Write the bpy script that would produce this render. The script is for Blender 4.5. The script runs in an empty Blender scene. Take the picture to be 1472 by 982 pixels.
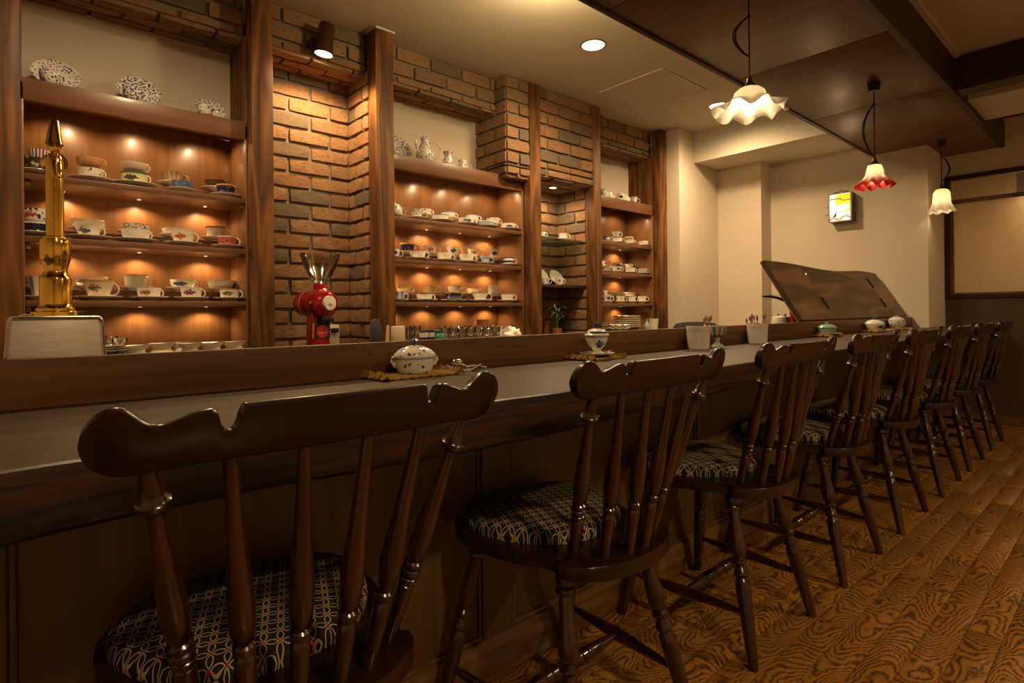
import bpy, bmesh, math, random
from mathutils import Vector, Matrix
random.seed(7)
D = bpy.data; SC = bpy.context.scene; COL = SC.collection
PI = math.pi
# ------------------------------------------------------------------ camera
F, YAW, ROLL, CY, H = 810.615, 0.72367642, -0.0096968, 448.61, 0.95
fw = Vector((math.sin(YAW), math.cos(YAW), 0)); rt = Vector((math.cos(YAW), -math.sin(YAW), 0)); up = Vector((0, 0, 1))
r2 = rt*math.cos(ROLL)+up*math.sin(ROLL); u2 = -rt*math.sin(ROLL)+up*math.cos(ROLL)
cd = D.cameras.new('camera'); cam = D.objects.new('camera', cd); COL.objects.link(cam)
cd.sensor_width = 36; cd.lens = F/1472*36; cd.shift_y = -(491-CY)/1472; cd.clip_start = 0.02
cam.matrix_world = Matrix(((r2.x, u2.x, -fw.x, 0), (r2.y, u2.y, -fw.y, 0), (r2.z, u2.z, -fw.z, H), (0, 0, 0, 1)))
SC.camera = cam
def at(px, py, Y):                                   # point of the photograph at depth plane Y
    d = fw*F+r2*(px-736)+u2*(CY-py); p = d*(Y/d.y); return Vector((p.x, p.y, p.z+H))
def depth(p): return p.x*fw.x+p.y*fw.y
# ------------------------------------------------------------------ world, exposure, lights
w = D.worlds.new('world'); SC.world = w; w.use_nodes = True
w.node_tree.nodes['Background'].inputs[0].default_value = (1, .75, .5, 1); w.node_tree.nodes['Background'].inputs[1].default_value = 0.02
vs = SC.view_settings; vs.view_transform = 'Standard'; vs.look = 'None'; vs.exposure = 1.35; vs.gamma = 1; vs.use_curve_mapping = False
WARM = (1.0, 0.64, 0.31); WARM2 = (1.0, 0.70, 0.38)
P_DOWN, P_SPOT, P_PUCK, P_PEND, P_ROOM, P_NICHE = 50.0, 17.0, 1.2, 1.8, 50.0, 5.0
def light(kind, name, loc, power, color=WARM, r=0.03, rot=None, size=math.radians(120), blend=0.8):
    l = D.lights.new(name, kind); l.energy = power; l.color = color
    if kind in ('SPOT', 'POINT'): l.shadow_soft_size = r
    if kind == 'SPOT': l.spot_size = size; l.spot_blend = blend
    o = D.objects.new(name, l); COL.objects.link(o); o.location = loc
    if rot: o.rotation_euler = rot
    return o
# ------------------------------------------------------------------ node material helpers
def mat(name):
    m = D.materials.new(name); m.use_nodes = True; nt = m.node_tree
    return m, nt, nt.nodes['Principled BSDF']
def N(nt, t, **k):
    n = nt.nodes.new(t)
    for a, b in k.items(): setattr(n, a, b)
    return n
def L(nt, a, b): nt.links.new(a, b)
def c4(c): return (c[0], c[1], c[2], 1)
def mth(nt, op, a, b=None, c=None):
    n = N(nt, 'ShaderNodeMath', operation=op)
    for i, v in enumerate((a, b, c)):
        if v is None: continue
        if isinstance(v, (int, float)): n.inputs[i].default_value = v
        else: L(nt, v, n.inputs[i])
    return n.outputs[0]
def ramp(nt, fac, stops, interp='LINEAR'):
    n = N(nt, 'ShaderNodeValToRGB'); n.color_ramp.interpolation = interp; e = n.color_ramp.elements
    while len(e) < len(stops): e.new(0.5)
    for el, (p, c) in zip(e, stops): el.position = p; el.color = c4(c)
    L(nt, fac, n.inputs[0]); return n.outputs[0]
def mixc(nt, fac, a, b, mode='MIX'):
    n = N(nt, 'ShaderNodeMix', data_type='RGBA', blend_type=mode)
    for i, v in ((0, fac), (6, a), (7, b)):
        if isinstance(v, (int, float)): n.inputs[i].default_value = v
        elif isinstance(v, tuple): n.inputs[i].default_value = c4(v)
        else: L(nt, v, n.inputs[i])
    return n.outputs[2]
def coords(nt, scale=(1, 1, 1), rnd=True, what='Object'):
    tc = N(nt, 'ShaderNodeTexCoord'); v = tc.outputs[what]
    if rnd:
        oi = N(nt, 'ShaderNodeObjectInfo'); a = N(nt, 'ShaderNodeVectorMath', operation='SCALE')
        a.inputs[0].default_value = (13.7, 7.9, 11.3); L(nt, oi.outputs['Random'], a.inputs['Scale'])
        b = N(nt, 'ShaderNodeVectorMath', operation='ADD'); L(nt, v, b.inputs[0]); L(nt, a.outputs[0], b.inputs[1]); v = b.outputs[0]
    m = N(nt, 'ShaderNodeVectorMath', operation='MULTIPLY'); L(nt, v, m.inputs[0]); m.inputs[1].default_value = scale
    return m.outputs[0]
def noise(nt, vec, scale=5, detail=3, rough=.5, dist=0):
    n = N(nt, 'ShaderNodeTexNoise'); n.inputs['Scale'].default_value = scale; n.inputs['Detail'].default_value = detail
    n.inputs['Roughness'].default_value = rough; n.inputs['Distortion'].default_value = dist; L(nt, vec, n.inputs['Vector']); return n.outputs[0]
def bump(nt, b, h, strength=.3, dist=.01):
    n = N(nt, 'ShaderNodeBump'); n.inputs['Strength'].default_value = strength; n.inputs['Distance'].default_value = dist
    L(nt, h, n.inputs['Height']); L(nt, n.outputs[0], b.inputs['Normal'])
def plain(name, col, rough=.5, metal=0, spec=.5, coat=0, emit=None, es=0, trans=0, ior=1.45):
    m, nt, b = mat(name); b.inputs['Base Color'].default_value = c4(col); b.inputs['Roughness'].default_value = rough
    b.inputs['Metallic'].default_value = metal; b.inputs['Specular IOR Level'].default_value = spec; b.inputs['Coat Weight'].default_value = coat
    b.inputs['Coat Roughness'].default_value = .1
    b.inputs['Transmission Weight'].default_value = trans; b.inputs['IOR'].default_value = ior
    if emit: b.inputs['Emission Color'].default_value = c4(emit); b.inputs['Emission Strength'].default_value = es
    return m
def wood(name, dark, mid, light_, axis='X', rough=.35, rings=9, fine=.5, stretch=9, bstr=.12, coat=0, scale=8.0, spec=.5):
    m, nt, b = mat(name); s = [1, 1, 1]; s['XYZ'.index(axis)] = 1/stretch
    v = coords(nt, tuple(s)); n1 = noise(nt, v, scale, 2, .5, .3)
    ring = mth(nt, 'FRACT', mth(nt, 'MULTIPLY', n1, rings)); ring = mth(nt, 'PINGPONG', ring, .5)
    s2 = [1, 1, 1]; s2['XYZ'.index(axis)] = 1/(stretch*5)
    n2 = noise(nt, coords(nt, tuple(s2)), 90, 3, .6)
    f = mth(nt, 'ADD', mth(nt, 'MULTIPLY', ring, 2*(1-fine)), mth(nt, 'MULTIPLY', n2, fine))
    col = ramp(nt, f, [(.12, dark), (.5, mid), (.92, light_)]); L(nt, col, b.inputs['Base Color'])
    rr = mth(nt, 'ADD', mth(nt, 'MULTIPLY', n2, .2), rough-.1); L(nt, rr, b.inputs['Roughness'])
    b.inputs['Coat Weight'].default_value = coat; b.inputs['Coat Roughness'].default_value = .15; b.inputs['Specular IOR Level'].default_value = spec
    bump(nt, b, f, bstr, .003); return m
MT = {}
MT['post'] = wood('post_wood', (.06, .024, .009), (.14, .057, .016), (.29, .118, .026), 'Z', .5, 5, .45, 9, .2, 0, 8, .3)
MT['cab'] = wood('cabinet_wood', (.16, .068, .024), (.215, .095, .034), (.27, .125, .046), 'Z', .36, 4, .75, 9, .05, .2)
MT['cabx'] = wood('shelf_wood', (.12, .048, .02), (.16, .066, .026), (.20, .085, .034), 'X', .42, 4, .75, 9, .05, .15)
MT['chair'] = wood('chair_wood', (.016, .005, .002), (.032, .0095, .0035), (.07, .020, .006), 'Z', .25, 6, .6, 6, .05, .6)
MT['crest'] = wood('crest_wood', (.011, .0040, .0018), (.021, .0070, .0026), (.040, .012, .0040), 'X', .30, 5, .6, 6, .04, .2, 8, .35)
MT['top'] = wood('worktop_wood', (.032, .017, .0085), (.042, .0225, .011), (.055, .030, .014), 'X', .44, 4, .6, 14, .04, 0, 8, .28)
MT['edge'] = wood('live_edge_wood', (.012, .0075, .006), (.018, .010, .0075), (.055, .018, .009), 'X', .42, 3, .25, 20, .3, 0, 28, .4)
MT['ledge'] = wood('ledge_wood', (.07, .031, .011), (.12, .054, .018), (.20, .092, .03), 'X', .5, 5, .6, 24, .15, 0, 12, .3)
MT['panel'] = wood('counter_panel_wood', (.09, .050, .019), (.12, .067, .025), (.155, .088, .033), 'Z', .45, 6, .6, 9, .05)
MT['canopy'] = wood('canopy_wood', (.085, .039, .012), (.12, .057, .017), (.165, .083, .026), 'Y', .40, 5, .6, 12, .06, 0, 8, .4)
MT['beam'] = wood('beam_wood', (.03, .014, .007), (.045, .021, .009), (.07, .03, .012), 'X', .5, 7, .5, 9, .08, 0, 8, .3)
MT['wains'] = wood('wainscot_wood', (.07, .038, .016), (.09, .048, .02), (.11, .06, .026), 'Z', .4, 4, .7, 9, .04)
MT['base'] = wood('baseboard_wood', (.10, .05, .016), (.16, .08, .026), (.22, .115, .036), 'X', .35, 8, .4, 9, .08, .2)
MT['flap'] = wood('flap_wood', (.07, .038, .016), (.16, .085, .032), (.33, .17, .056), 'X', .5, 5, .35, 6, .05, 0, 5)
MT['black'] = plain('black_plastic', (.012, .011, .010), .35)
MT['iron'] = plain('dark_iron', (.03, .026, .022), .4, .8)
MT['brass'] = plain('polished_brass', (.95, .60, .12), .13, 1)
MT['steel'] = plain('polished_steel', (.72, .66, .58), .15, 1)
MT['white'] = plain('white_china', (.74, .69, .60), .16, 0, .6, .4)
MT['cord'] = plain('cord_fabric', (.02, .014, .01), .8)
def brushed():
    m, nt, b = mat('brushed_steel'); v = coords(nt, (1, 1, 14)); n = noise(nt, v, 18, 4)
    L(nt, ramp(nt, n, [(.3, (.62, .54, .46)), (.7, (.78, .69, .60))]), b.inputs['Base Color']); b.inputs['Metallic'].default_value = .45
    L(nt, mth(nt, 'ADD', mth(nt, 'MULTIPLY', n, .25), .25), b.inputs['Roughness']); return m
MT['brushed'] = brushed()
def plaster(name, col, bs=.12):
    m, nt, b = mat(name); v = coords(nt, rnd=False); n = noise(nt, v, 3, 4); n2 = noise(nt, v, 60, 3)
    c = mixc(nt, n, tuple(x*.94 for x in col), col); L(nt, c, b.inputs['Base Color']); b.inputs['Roughness'].default_value = .85
    b.inputs['Specular IOR Level'].default_value = .2
    bump(nt, b, mth(nt, 'ADD', n, mth(nt, 'MULTIPLY', n2, .25)), bs, .01); return m
MT['plaster'] = plaster('wall_plaster', (.69, .59, .465)); MT['ceil'] = plaster('ceiling_paint', (.62, .55, .43), .03)
MT['mortar'] = plaster('mortar', (.21, .18, .135), .5)
def brickm():
    m, nt, b = mat('brick'); oi = N(nt, 'ShaderNodeObjectInfo'); v = coords(nt)
    c = ramp(nt, oi.outputs['Random'], [(0, (.35, .195, .095)), (.3, (.42, .235, .11)), (.55, (.37, .195, .085)), (.7, (.40, .185, .085)), (.82, (.22, .155, .10)), (1, (.15, .125, .09))])
    n = noise(nt, v, 9, 4, .6); n2 = noise(nt, v, 60, 4, .7)
    c = mixc(nt, ramp(nt, n, [(.48, (0, 0, 0)), (.66, (.85, .85, .85))]), c, (.12, .095, .07))
    c = mixc(nt, mth(nt, 'MULTIPLY', n2, .45), c, (.22, .13, .07)); L(nt, c, b.inputs['Base Color']); b.inputs['Roughness'].default_value = .85
    b.inputs['Specular IOR Level'].default_value = .25
    bump(nt, b, mth(nt, 'ADD', mth(nt, 'MULTIPLY', n, .6), n2), .55, .008); return m
MT['brick'] = brickm()
def oak():
    m, nt, b = mat('oak_board'); tc = N(nt, 'ShaderNodeTexCoord'); sep = N(nt, 'ShaderNodeSeparateXYZ'); L(nt, tc.outputs['Object'], sep.inputs[0])
    n1 = noise(nt, coords(nt, (.8, 1.6, 1)), 5, 1, .5); n3 = noise(nt, coords(nt, (1, .8, 1)), 42, 2, .6)
    oi = N(nt, 'ShaderNodeObjectInfo'); sg = mth(nt, 'SUBTRACT', mth(nt, 'MULTIPLY', mth(nt, 'GREATER_THAN', mth(nt, 'FRACT', mth(nt, 'MULTIPLY', oi.outputs['Random'], 7.3)), .5), 2), 1)
    yy = mth(nt, 'DIVIDE', mth(nt, 'SUBTRACT', sep.outputs[1], mth(nt, 'MULTIPLY', oi.outputs['Random'], .078)), .039); par = mth(nt, 'MULTIPLY', mth(nt, 'MULTIPLY', yy, yy), 1.1)
    ph = mth(nt, 'ADD', mth(nt, 'MULTIPLY', mth(nt, 'MULTIPLY', sep.outputs[0], 26), sg), mth(nt, 'ADD', par, mth(nt, 'ADD', mth(nt, 'MULTIPLY', n1, 16), mth(nt, 'MULTIPLY', n3, 1.3))))
    f = mth(nt, 'PINGPONG', mth(nt, 'FRACT', ph), .5); n2 = noise(nt, coords(nt, (.12, 1, 1)), 170, 2, .6)
    f2 = mth(nt, 'ADD', mth(nt, 'MULTIPLY', f, 1.5), mth(nt, 'MULTIPLY', mth(nt, 'SUBTRACT', n2, .5), .9))
    c = ramp(nt, f2, [(.08, (.075, .029, .007)), (.28, (.26, .114, .019)), (.7, (.38, .172, .027))])
    c = mixc(nt, mth(nt, 'MULTIPLY', oi.outputs['Random'], .35), c, (.17, .075, .02)); L(nt, c, b.inputs['Base Color'])
    b.inputs['Roughness'].default_value = .34; b.inputs['Specular IOR Level'].default_value = .4; b.inputs['Coat Weight'].default_value = .12; b.inputs['Coat Roughness'].default_value = .2
    bump(nt, b, f2, .12, .002); return m
MT['oak'] = oak()
def fabric():
    m, nt, b = mat('petal_fabric'); v = coords(nt, (1, 1, 0), False)
    mp = N(nt, 'ShaderNodeMapping'); L(nt, v, mp.inputs[0]); mp.inputs['Rotation'].default_value = (0, 0, .35); mp.inputs['Scale'].default_value = (46, 46, 0)
    fr = N(nt, 'ShaderNodeVectorMath', operation='FRACTION'); L(nt, mp.outputs[0], fr.inputs[0]); best = None
    def dist(cx, cy):
        ds = N(nt, 'ShaderNodeVectorMath', operation='DISTANCE'); L(nt, fr.outputs[0], ds.inputs[0]); ds.inputs[1].default_value = (cx, cy, 0); return ds.outputs['Value']
    for (ax, ay), (bx_, by_) in (((.21, 0), (.79, 0)), ((.21, 1), (.79, 1)), ((0, .21), (0, .79)), ((1, .21), (1, .79))):
        a = mth(nt, 'MAXIMUM', dist(ax, ay), dist(bx_, by_)); best = a if best is None else mth(nt, 'MINIMUM', best, a)
    line = mth(nt, 'LESS_THAN', mth(nt, 'ABSOLUTE', mth(nt, 'SUBTRACT', best, .485)), .038)
    dc = N(nt, 'ShaderNodeVectorMath', operation='DISTANCE'); L(nt, fr.outputs[0], dc.inputs[0]); dc.inputs[1].default_value = (.5, .5, 0)
    dot = mth(nt, 'LESS_THAN', dc.outputs['Value'], .075)
    c = mixc(nt, line, (.018, .014, .012), (.40, .31, .19)); c = mixc(nt, dot, c, (.45, .04, .03)); L(nt, c, b.inputs['Base Color'])
    b.inputs['Roughness'].default_value = .9; b.inputs['Specular IOR Level'].default_value = .15
    bump(nt, b, mth(nt, 'ADD', line, noise(nt, v, 900, 1)), .3, .001); return m
MT['fabric'] = fabric()
def glassm(name, col=(1, 1, 1), rough=.02, tint=.0):
    m, nt, b = mat(name); nt.nodes.remove(b); out = [n for n in nt.nodes if n.type == 'OUTPUT_MATERIAL'][0]
    tr = N(nt, 'ShaderNodeBsdfTransparent'); tr.inputs[0].default_value = c4(col); gl = N(nt, 'ShaderNodeBsdfGlossy'); gl.inputs[0].default_value = c4((1, 1, 1)); gl.inputs['Roughness'].default_value = rough
    fr = N(nt, 'ShaderNodeLayerWeight'); fr.inputs[0].default_value = .25
    mx = N(nt, 'ShaderNodeMixShader'); L(nt, mth(nt, 'ADD', mth(nt, 'MULTIPLY', fr.outputs['Fresnel'], .8), .10+tint), mx.inputs[0]); L(nt, tr.outputs[0], mx.inputs[1]); L(nt, gl.outputs[0], mx.inputs[2]); L(nt, mx.outputs[0], out.inputs[0]); return m
MT['glass'] = glassm('thin_clear_glass', (.985, .982, .97), .03, .10); MT['gglass'] = glassm('green_shelf_glass', (.72, .82, .74), .02, .05)
def frosted():
    m, nt, b = mat('frosted_glass'); v = coords(nt, rnd=False); n = noise(nt, v, 70, 3, .6)
    b.inputs['Base Color'].default_value = (.85, .72, .52, 1); b.inputs['Roughness'].default_value = .35; b.inputs['Transmission Weight'].default_value = .55
    bump(nt, b, n, 1, .012); return m
MT['frost'] = frosted()
def china(name, base=(.74, .69, .60), spot=None, scat=None, band=None, stripes=None, sc=90, th=.52, rough=.16, metal_band=False, lowband=None):
    m, nt, b = mat(name); c = c4(base)[:3]; v = coords(nt, rnd=True); col = None
    cur = tuple(base); tc = N(nt, 'ShaderNodeTexCoord')
    sep = N(nt, 'ShaderNodeSeparateXYZ'); L(nt, tc.outputs['Object'], sep.inputs[0])
    if stripes:
        ang = mth(nt, 'ARCTAN2', sep.outputs[1], sep.outputs[0]); f = mth(nt, 'FRACT', mth(nt, 'MULTIPLY', ang, stripes[1]))
        if len(stripes) > 2: cur = ramp(nt, f, [(0, stripes[0]), (.25, base), (.5, stripes[2]), (.75, base)], 'CONSTANT')
        else: cur = mixc(nt, mth(nt, 'GREATER_THAN', f, .5), cur, stripes[0])
    if scat:
        vo = N(nt, 'ShaderNodeTexVoronoi'); vo.inputs['Scale'].default_value = sc; L(nt, v, vo.inputs['Vector'])
        n = noise(nt, v, sc*1.3, 2, .6); f = mth(nt, 'ADD', mth(nt, 'MULTIPLY', vo.outputs['Distance'], .55), mth(nt, 'MULTIPLY', n, .75))
        cur = mixc(nt, mth(nt, 'LESS_THAN', f, th), cur, scat)
    if spot:
        xy = N(nt, 'ShaderNodeCombineXYZ'); L(nt, sep.outputs[0], xy.inputs[0]); L(nt, sep.outputs[1], xy.inputs[1])
        nm = N(nt, 'ShaderNodeVectorMath', operation='NORMALIZE'); L(nt, xy.outputs[0], nm.inputs[0])
        dt = N(nt, 'ShaderNodeVectorMath', operation='DOT_PRODUCT'); L(nt, nm.outputs[0], dt.inputs[0]); dt.inputs[1].default_value = (-.45, -.89, 0)
        gz = N(nt, 'ShaderNodeSeparateXYZ'); L(nt, tc.outputs['Generated'], gz.inputs[0])
        e = mth(nt, 'MULTIPLY', mth(nt, 'ABSOLUTE', mth(nt, 'SUBTRACT', gz.outputs[2], .55)), .9)
        n = noise(nt, v, 130, 2, .6); k = mth(nt, 'SUBTRACT', mth(nt, 'ADD', dt.outputs['Value'], mth(nt, 'MULTIPLY', n, .55)), e)
        cur = mixc(nt, mth(nt, 'GREATER_THAN', k, 1.09), cur, spot[0])
        if len(spot) > 1: cur = mixc(nt, mth(nt, 'GREATER_THAN', k, 1.19), cur, spot[1])
    gz = N(nt, 'ShaderNodeSeparateXYZ'); L(nt, tc.outputs['Generated'], gz.inputs[0])
    if band: cur = mixc(nt, mth(nt, 'GREATER_THAN', gz.outputs[2], .88), cur, band)
    if lowband: cur = mixc(nt, mth(nt, 'LESS_THAN', mth(nt, 'ABSOLUTE', mth(nt, 'SUBTRACT', gz.outputs[2], .45)), .14), cur, lowband)
    if isinstance(cur, tuple): b.inputs['Base Color'].default_value = c4(cur)
    else: L(nt, cur, b.inputs['Base Color'])
    b.inputs['Roughness'].default_value = rough; b.inputs['Coat Weight'].default_value = .4; b.inputs['Specular IOR Level'].default_value = .6
    return m
# ------------------------------------------------------------------ mesh helpers
class MB:
    def __init__(s): s.bm = bmesh.new()
    def box(s, a, b, bev=0, M=None):
        v = bmesh.ops.create_cube(s.bm, size=1)['verts']
        T = Matrix.Translation([(a[i]+b[i])/2 for i in range(3)]) @ Matrix.Diagonal([abs(b[i]-a[i]) for i in range(3)]+[1])
        bmesh.ops.transform(s.bm, matrix=(M @ T) if M else T, verts=v)
        if bev:
            ed = list({e for x in v for e in x.link_edges}); bmesh.ops.bevel(s.bm, geom=ed, offset=bev, segments=2, affect='EDGES', profile=.5)
        return s
    def lathe(s, prof, n=24, M=None, flute=None, closed=False):
        rings = []
        for i, (r, z) in enumerate(prof):
            row = []
            for k in range(n):
                a = 2*PI*k/n; rr = r; zz = z
                if flute: rr, zz = flute(i, a, r, z)
                p = Vector((rr*math.cos(a), rr*math.sin(a), zz)); row.append(s.bm.verts.new(M @ p if M else p))
            rings.append(row)
        for i in range(len(rings)-1):
            for k in range(n):
                s.bm.faces.new((rings[i][k], rings[i][(k+1) % n], rings[i+1][(k+1) % n], rings[i+1][k]))
        for row, rev in ((rings[0], True), (rings[-1], False)):
            if not closed:
                c = sum((v.co for v in row), Vector())/n
                if (row[0].co-c).length > 1e-5:
                    try: s.bm.faces.new(row[::-1] if rev else row)
                    except ValueError: pass
        return s
    def tube(s, pts, r, n=8):
        pts = [Vector(p) for p in pts]; rings = []; prev = None
        for i, p in enumerate(pts):
            t = (pts[min(i+1, len(pts)-1)]-pts[max(i-1, 0)]).normalized()
            x = t.orthogonal().normalized() if prev is None else (prev-t*prev.dot(t)).normalized()
            prev = x; y = t.cross(x); rr = r[i] if isinstance(r, (list, tuple)) else r
            rings.append([s.bm.verts.new(p+(x*math.cos(2*PI*k/n)+y*math.sin(2*PI*k/n))*rr) for k in range(n)])
        for i in range(len(rings)-1):
            for k in range(n): s.bm.faces.new((rings[i][k], rings[i][(k+1) % n], rings[i+1][(k+1) % n], rings[i+1][k]))
        s.bm.faces.new(rings[0][::-1]); s.bm.faces.new(rings[-1]); return s
    def prism(s, poly, z0, z1, M=None, bev=0):       # polygon in xy, extruded in z
        lo = [s.bm.verts.new((x, y, z0)) for x, y in poly]; hi = [s.bm.verts.new((x, y, z1)) for x, y in poly]; n = len(poly)
        fs = [s.bm.faces.new(lo[::-1]), s.bm.faces.new(hi)]
        for k in range(n): fs.append(s.bm.faces.new((lo[k], lo[(k+1) % n], hi[(k+1) % n], hi[k])))
        if bev:
            ed = [e for e in fs[1].edges]+[e for e in fs[0].edges]; bmesh.ops.bevel(s.bm, geom=ed, offset=bev, segments=2, affect='EDGES', profile=.5)
        if M: bmesh.ops.transform(s.bm, matrix=M, verts=s.bm.verts[:])
        return s
    def mesh(s, name, m, smooth=True, ang=40):
        bmesh.ops.recalc_face_normals(s.bm, faces=s.bm.faces[:])
        me = D.meshes.new(name); s.bm.to_mesh(me); s.bm.free()
        if m: me.materials.append(m)
        if smooth: me.shade_smooth(); me.set_sharp_from_angle(angle=math.radians(ang))
        return me
def link(name, me, parent=None, loc=(0, 0, 0), rz=0, label=None):
    o = D.objects.new(name, me); COL.objects.link(o); o.location = loc; o.rotation_euler = (0, 0, rz)
    if parent: o.parent = parent
    if label: o['label'] = label
    return o
def part(name, mb, m, parent, loc=(0, 0, 0), label=None, smooth=True, ang=40): return link(name, mb.mesh(name, m, smooth, ang), parent, loc, 0, label)
def tag(o, label, cat, group=None):
    o['label'] = label; o['category'] = cat
    if group: o['group'] = group
    return o
def thing(name, label, cat, loc=(0, 0, 0), rz=0, group=None): return tag(link(name, None, None, loc, rz), label, cat, group)
def solo(name, label, cat, mb, m, loc=(0, 0, 0), rz=0, group=None, ang=40): return tag(link(name, mb.mesh(name, m, True, ang), None, loc, rz), label, cat, group)
def struct(name, mb, m): o = link(name, mb.mesh(name, m, False)); o['kind'] = 'structure'; return o
def copy_tree(o, parent=None):
    c = o.copy(); COL.objects.link(c)
    if parent: c.parent = parent
    for ch in list(o.children): copy_tree(ch, c)
    return c
B = lambda a, b, bev=0: MB().box(a, b, bev)
# ------------------------------------------------------------------ room shell
ZC, ZK, ZR = 2.625, 2.253, 2.475
X0, X1, Y0 = -1.3, 6.035, -2.6
floor = struct('floor', B((X0, Y0, -.05), (X1+.6, 3.6, -.0105)), MT['base'])
me_b = {}
def board(L_):
    k = round(L_, 3)
    if k not in me_b: me_b[k] = B((0, 0, -.0102), (k-.0016, .0782, 0), .0008).mesh('floor_board', MT['oak'])
    return me_b[k]
rowx = {}
for r in range(-26, 11):
    y = .284+.0797*r
    if y > 1.11 or y < -1.75: continue
    ph = {-1: 2.40, 0: 2.11, 1: 2.11, 2: 2.60, 3: 2.39, 4: 1.93, 5: 1.93, 6: 1.70}.get(r, 1.2+((r*37) % 11)*.085)
    if r == 1: ph = 2.6
    if r == 2: ph = 1.75
    if r == 4: ph = 2.75
    x = ph-.91*math.ceil((ph-.2)/.91)
    while x < X1-.02:
        a = max(x, .1); b_ = min(x+.91, X1-.012)
        if b_-a > .05:
            # leave out boards the frame never shows
            if b_ > (.35 if y > .3 else (1.0 if y > -.3 else 1.9+(-.3-y)*1.3)): link('floor_board', board(b_-a), floor, (a, y, 0))
        x += .91
struct('ceiling', B((X0, 1.5, ZC), (4.83, 3.5, ZC+.05)), MT['ceil'])
struct('ceiling_customer', B((X0, Y0, ZR), (X1+.05, .80, ZR+.05)), MT['ceil'])
struct('wall_left', B((X0-.05, Y0, -.05), (X0, 3.6, ZC)), MT['plaster'])
struct('wall_behind', B((X0, Y0-.05, -.05), (X1+.05, Y0, ZC)), MT['plaster'])
struct('wall_back', B((X0, 3.44, -.05), (4.60, 3.5, ZC+.05)), MT['plaster'])
wr = MB(); wr.box((4.58, 2.85, -.05), (5.30, 3.5, ZC)); wr.box((5.272, 2.415, -.05), (5.50, 3.5, ZC)); struct('wall_right', wr, MT['plaster'])
wl = MB(); wl.box((5.476, 1.17, -.05), (X1+.6, 2.43, ZC)); struct('wall_lamp', wl, MT['plaster'])
struct('ceiling_bulkhead', B((4.83, 1.5, 2.341), (5.48, 2.852, ZC+.05)), MT['ceil'])
# window wall at X1 : wall above and below, window 1
ww = MB(); ww.box((X1, Y0, 2.072), (X1+.05, 1.17, ZC)); ww.box((X1, Y0, -.05), (X1+.05, 1.17, 1.03)); ww.box((X1, Y0, 1.0), (X1+.05, -1.3, 2.1)); struct('wall_window', ww, MT['plaster'])
struct('wall_beyond', B((X1+.45, Y0, .2), (X1+.5, 1.17, ZC)), MT['plaster'])
struct('wall_wainscot', B((X1-.012, Y0, .062), (X1, 1.168, 1.028)), MT['wains'])
struct('baseboard_right', B((X1-.03, Y0, 0), (X1, 1.168, .062), .003), MT['base'])
wf = MB()
wf.box((X1-.03, -1.3, 1.028), (X1+.04, 1.168, 1.062), .004); wf.box((X1-.03, -1.3, 2.036), (X1+.04, 1.168, 2.072), .004)
wf.box((X1-.03, 1.128, 1.062), (X1+.04, 1.168, 2.036), .004); wf.box((X1-.03, -1.3, 1.062), (X1+.04, -1.26, 2.036), .004)
w1 = struct('window_1', wf, MT['beam'])
part('transom_rail', B((X1-.022, -1.26, 1.835), (X1+.02, 1.128, 1.868), .003), MT['base'], w1)
s_ = MB(); s_.box((X1-.016, 1.108, 1.072), (X1+.02, 1.128, 1.835)); s_.box((X1-.016, -1.26, 1.062), (X1+.02, 1.128, 1.076)); part('sash', s_, MT['base'], w1)
part('pane', B((X1+.004, -.10, 1.076), (X1+.008, 1.108, 1.835)), MT['frost'], w1)
part('pane', B((X1+.004, -1.26, 1.076), (X1+.008, -.11, 1.835)), MT['frost'], w1)
part('transom_pane', B((X1+.004, .705, 1.868), (X1+.008, 1.118, 2.03)), MT['frost'], w1)
part('transom_pane', B((X1+.006, -1.26, 1.868), (X1+.010, .704, 2.03)), plain('grey_pane', (.42, .38, .32), .4), w1, label='plain grey transom pane')
# canopy over the counter
JX = [-1.25, -.22, .86, 1.942, 3.086, 4.137, 5.226, X1]
can = struct('ceiling_canopy', B((X0, .80, ZK+.012), (X1, 1.555, ZC)), MT['beam'])
for a, b_ in zip(JX[:-1], JX[1:]):
    y1 = 1.548
    part('ceiling_panel', B((a+.003, .806, ZK), (b_-.003, y1, ZK+.013), .001), MT['canopy'], can)
part('edge_moulding', B((X0, 1.545, ZK-.008), (X1 if False else 5.47, 1.572, ZK+.05), .004), MT['beam'], can)
struct('trim_1', B((X0, .772, ZK-.004), (X1, .806, 2.457), .003), MT['beam'])
struct('trim_2', B((X0, .745, 2.457), (4.27, .775, ZR+.01), .002), MT['ceil'])
struct('trim_3', B((4.274, Y0, 2.261), (4.42, .772, 2.457), .003), MT['beam'])
struct('ceiling_beam', B((4.615, Y0, 2.283), (5.20, .771, ZR+.02)), MT['ceil'])
struct('trim_4', B((5.20, Y0, 2.275), (5.225, .771, 2.30)), MT['beam'])
# counter body
ZT, YL, YE = .792, 1.279, .777
def ye(x):
    pts = [(-1.3, .782), (0, .777), (.62, .776), (.9, .760), (1.37, .790), (2.15, .797), (2.77, .80), (3.7, .80), (6.1, .80)]
    for (a, p), (b_, q) in zip(pts[:-1], pts[1:]):
        if a <= x <= b_:
            t = (x-a)/(b_-a); t = t*t*(3-2*t); return p+(q-p)*t+.003*math.sin(x*9)+.0015*math.sin(x*31)
    return .80
def zb(x):
    pts = [(-1.3, .712), (0, .712), (.3, .716), (.6, .705), (1.0, .716), (1.48, .715), (1.71, .733), (2.25, .742), (6.1, .742)]
    for (a, p), (b_, q) in zip(pts[:-1], pts[1:]):
        if a <= x <= b_: t = (x-a)/(b_-a); return p+(q-p)*t+.0015*math.sin(x*14)
    return .742
wt = thing('counter_worktop', 'long dark brown counter slab with worn wavy live edge below the ledge', 'counter top', (2.4, 1.1, ZT))
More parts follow.
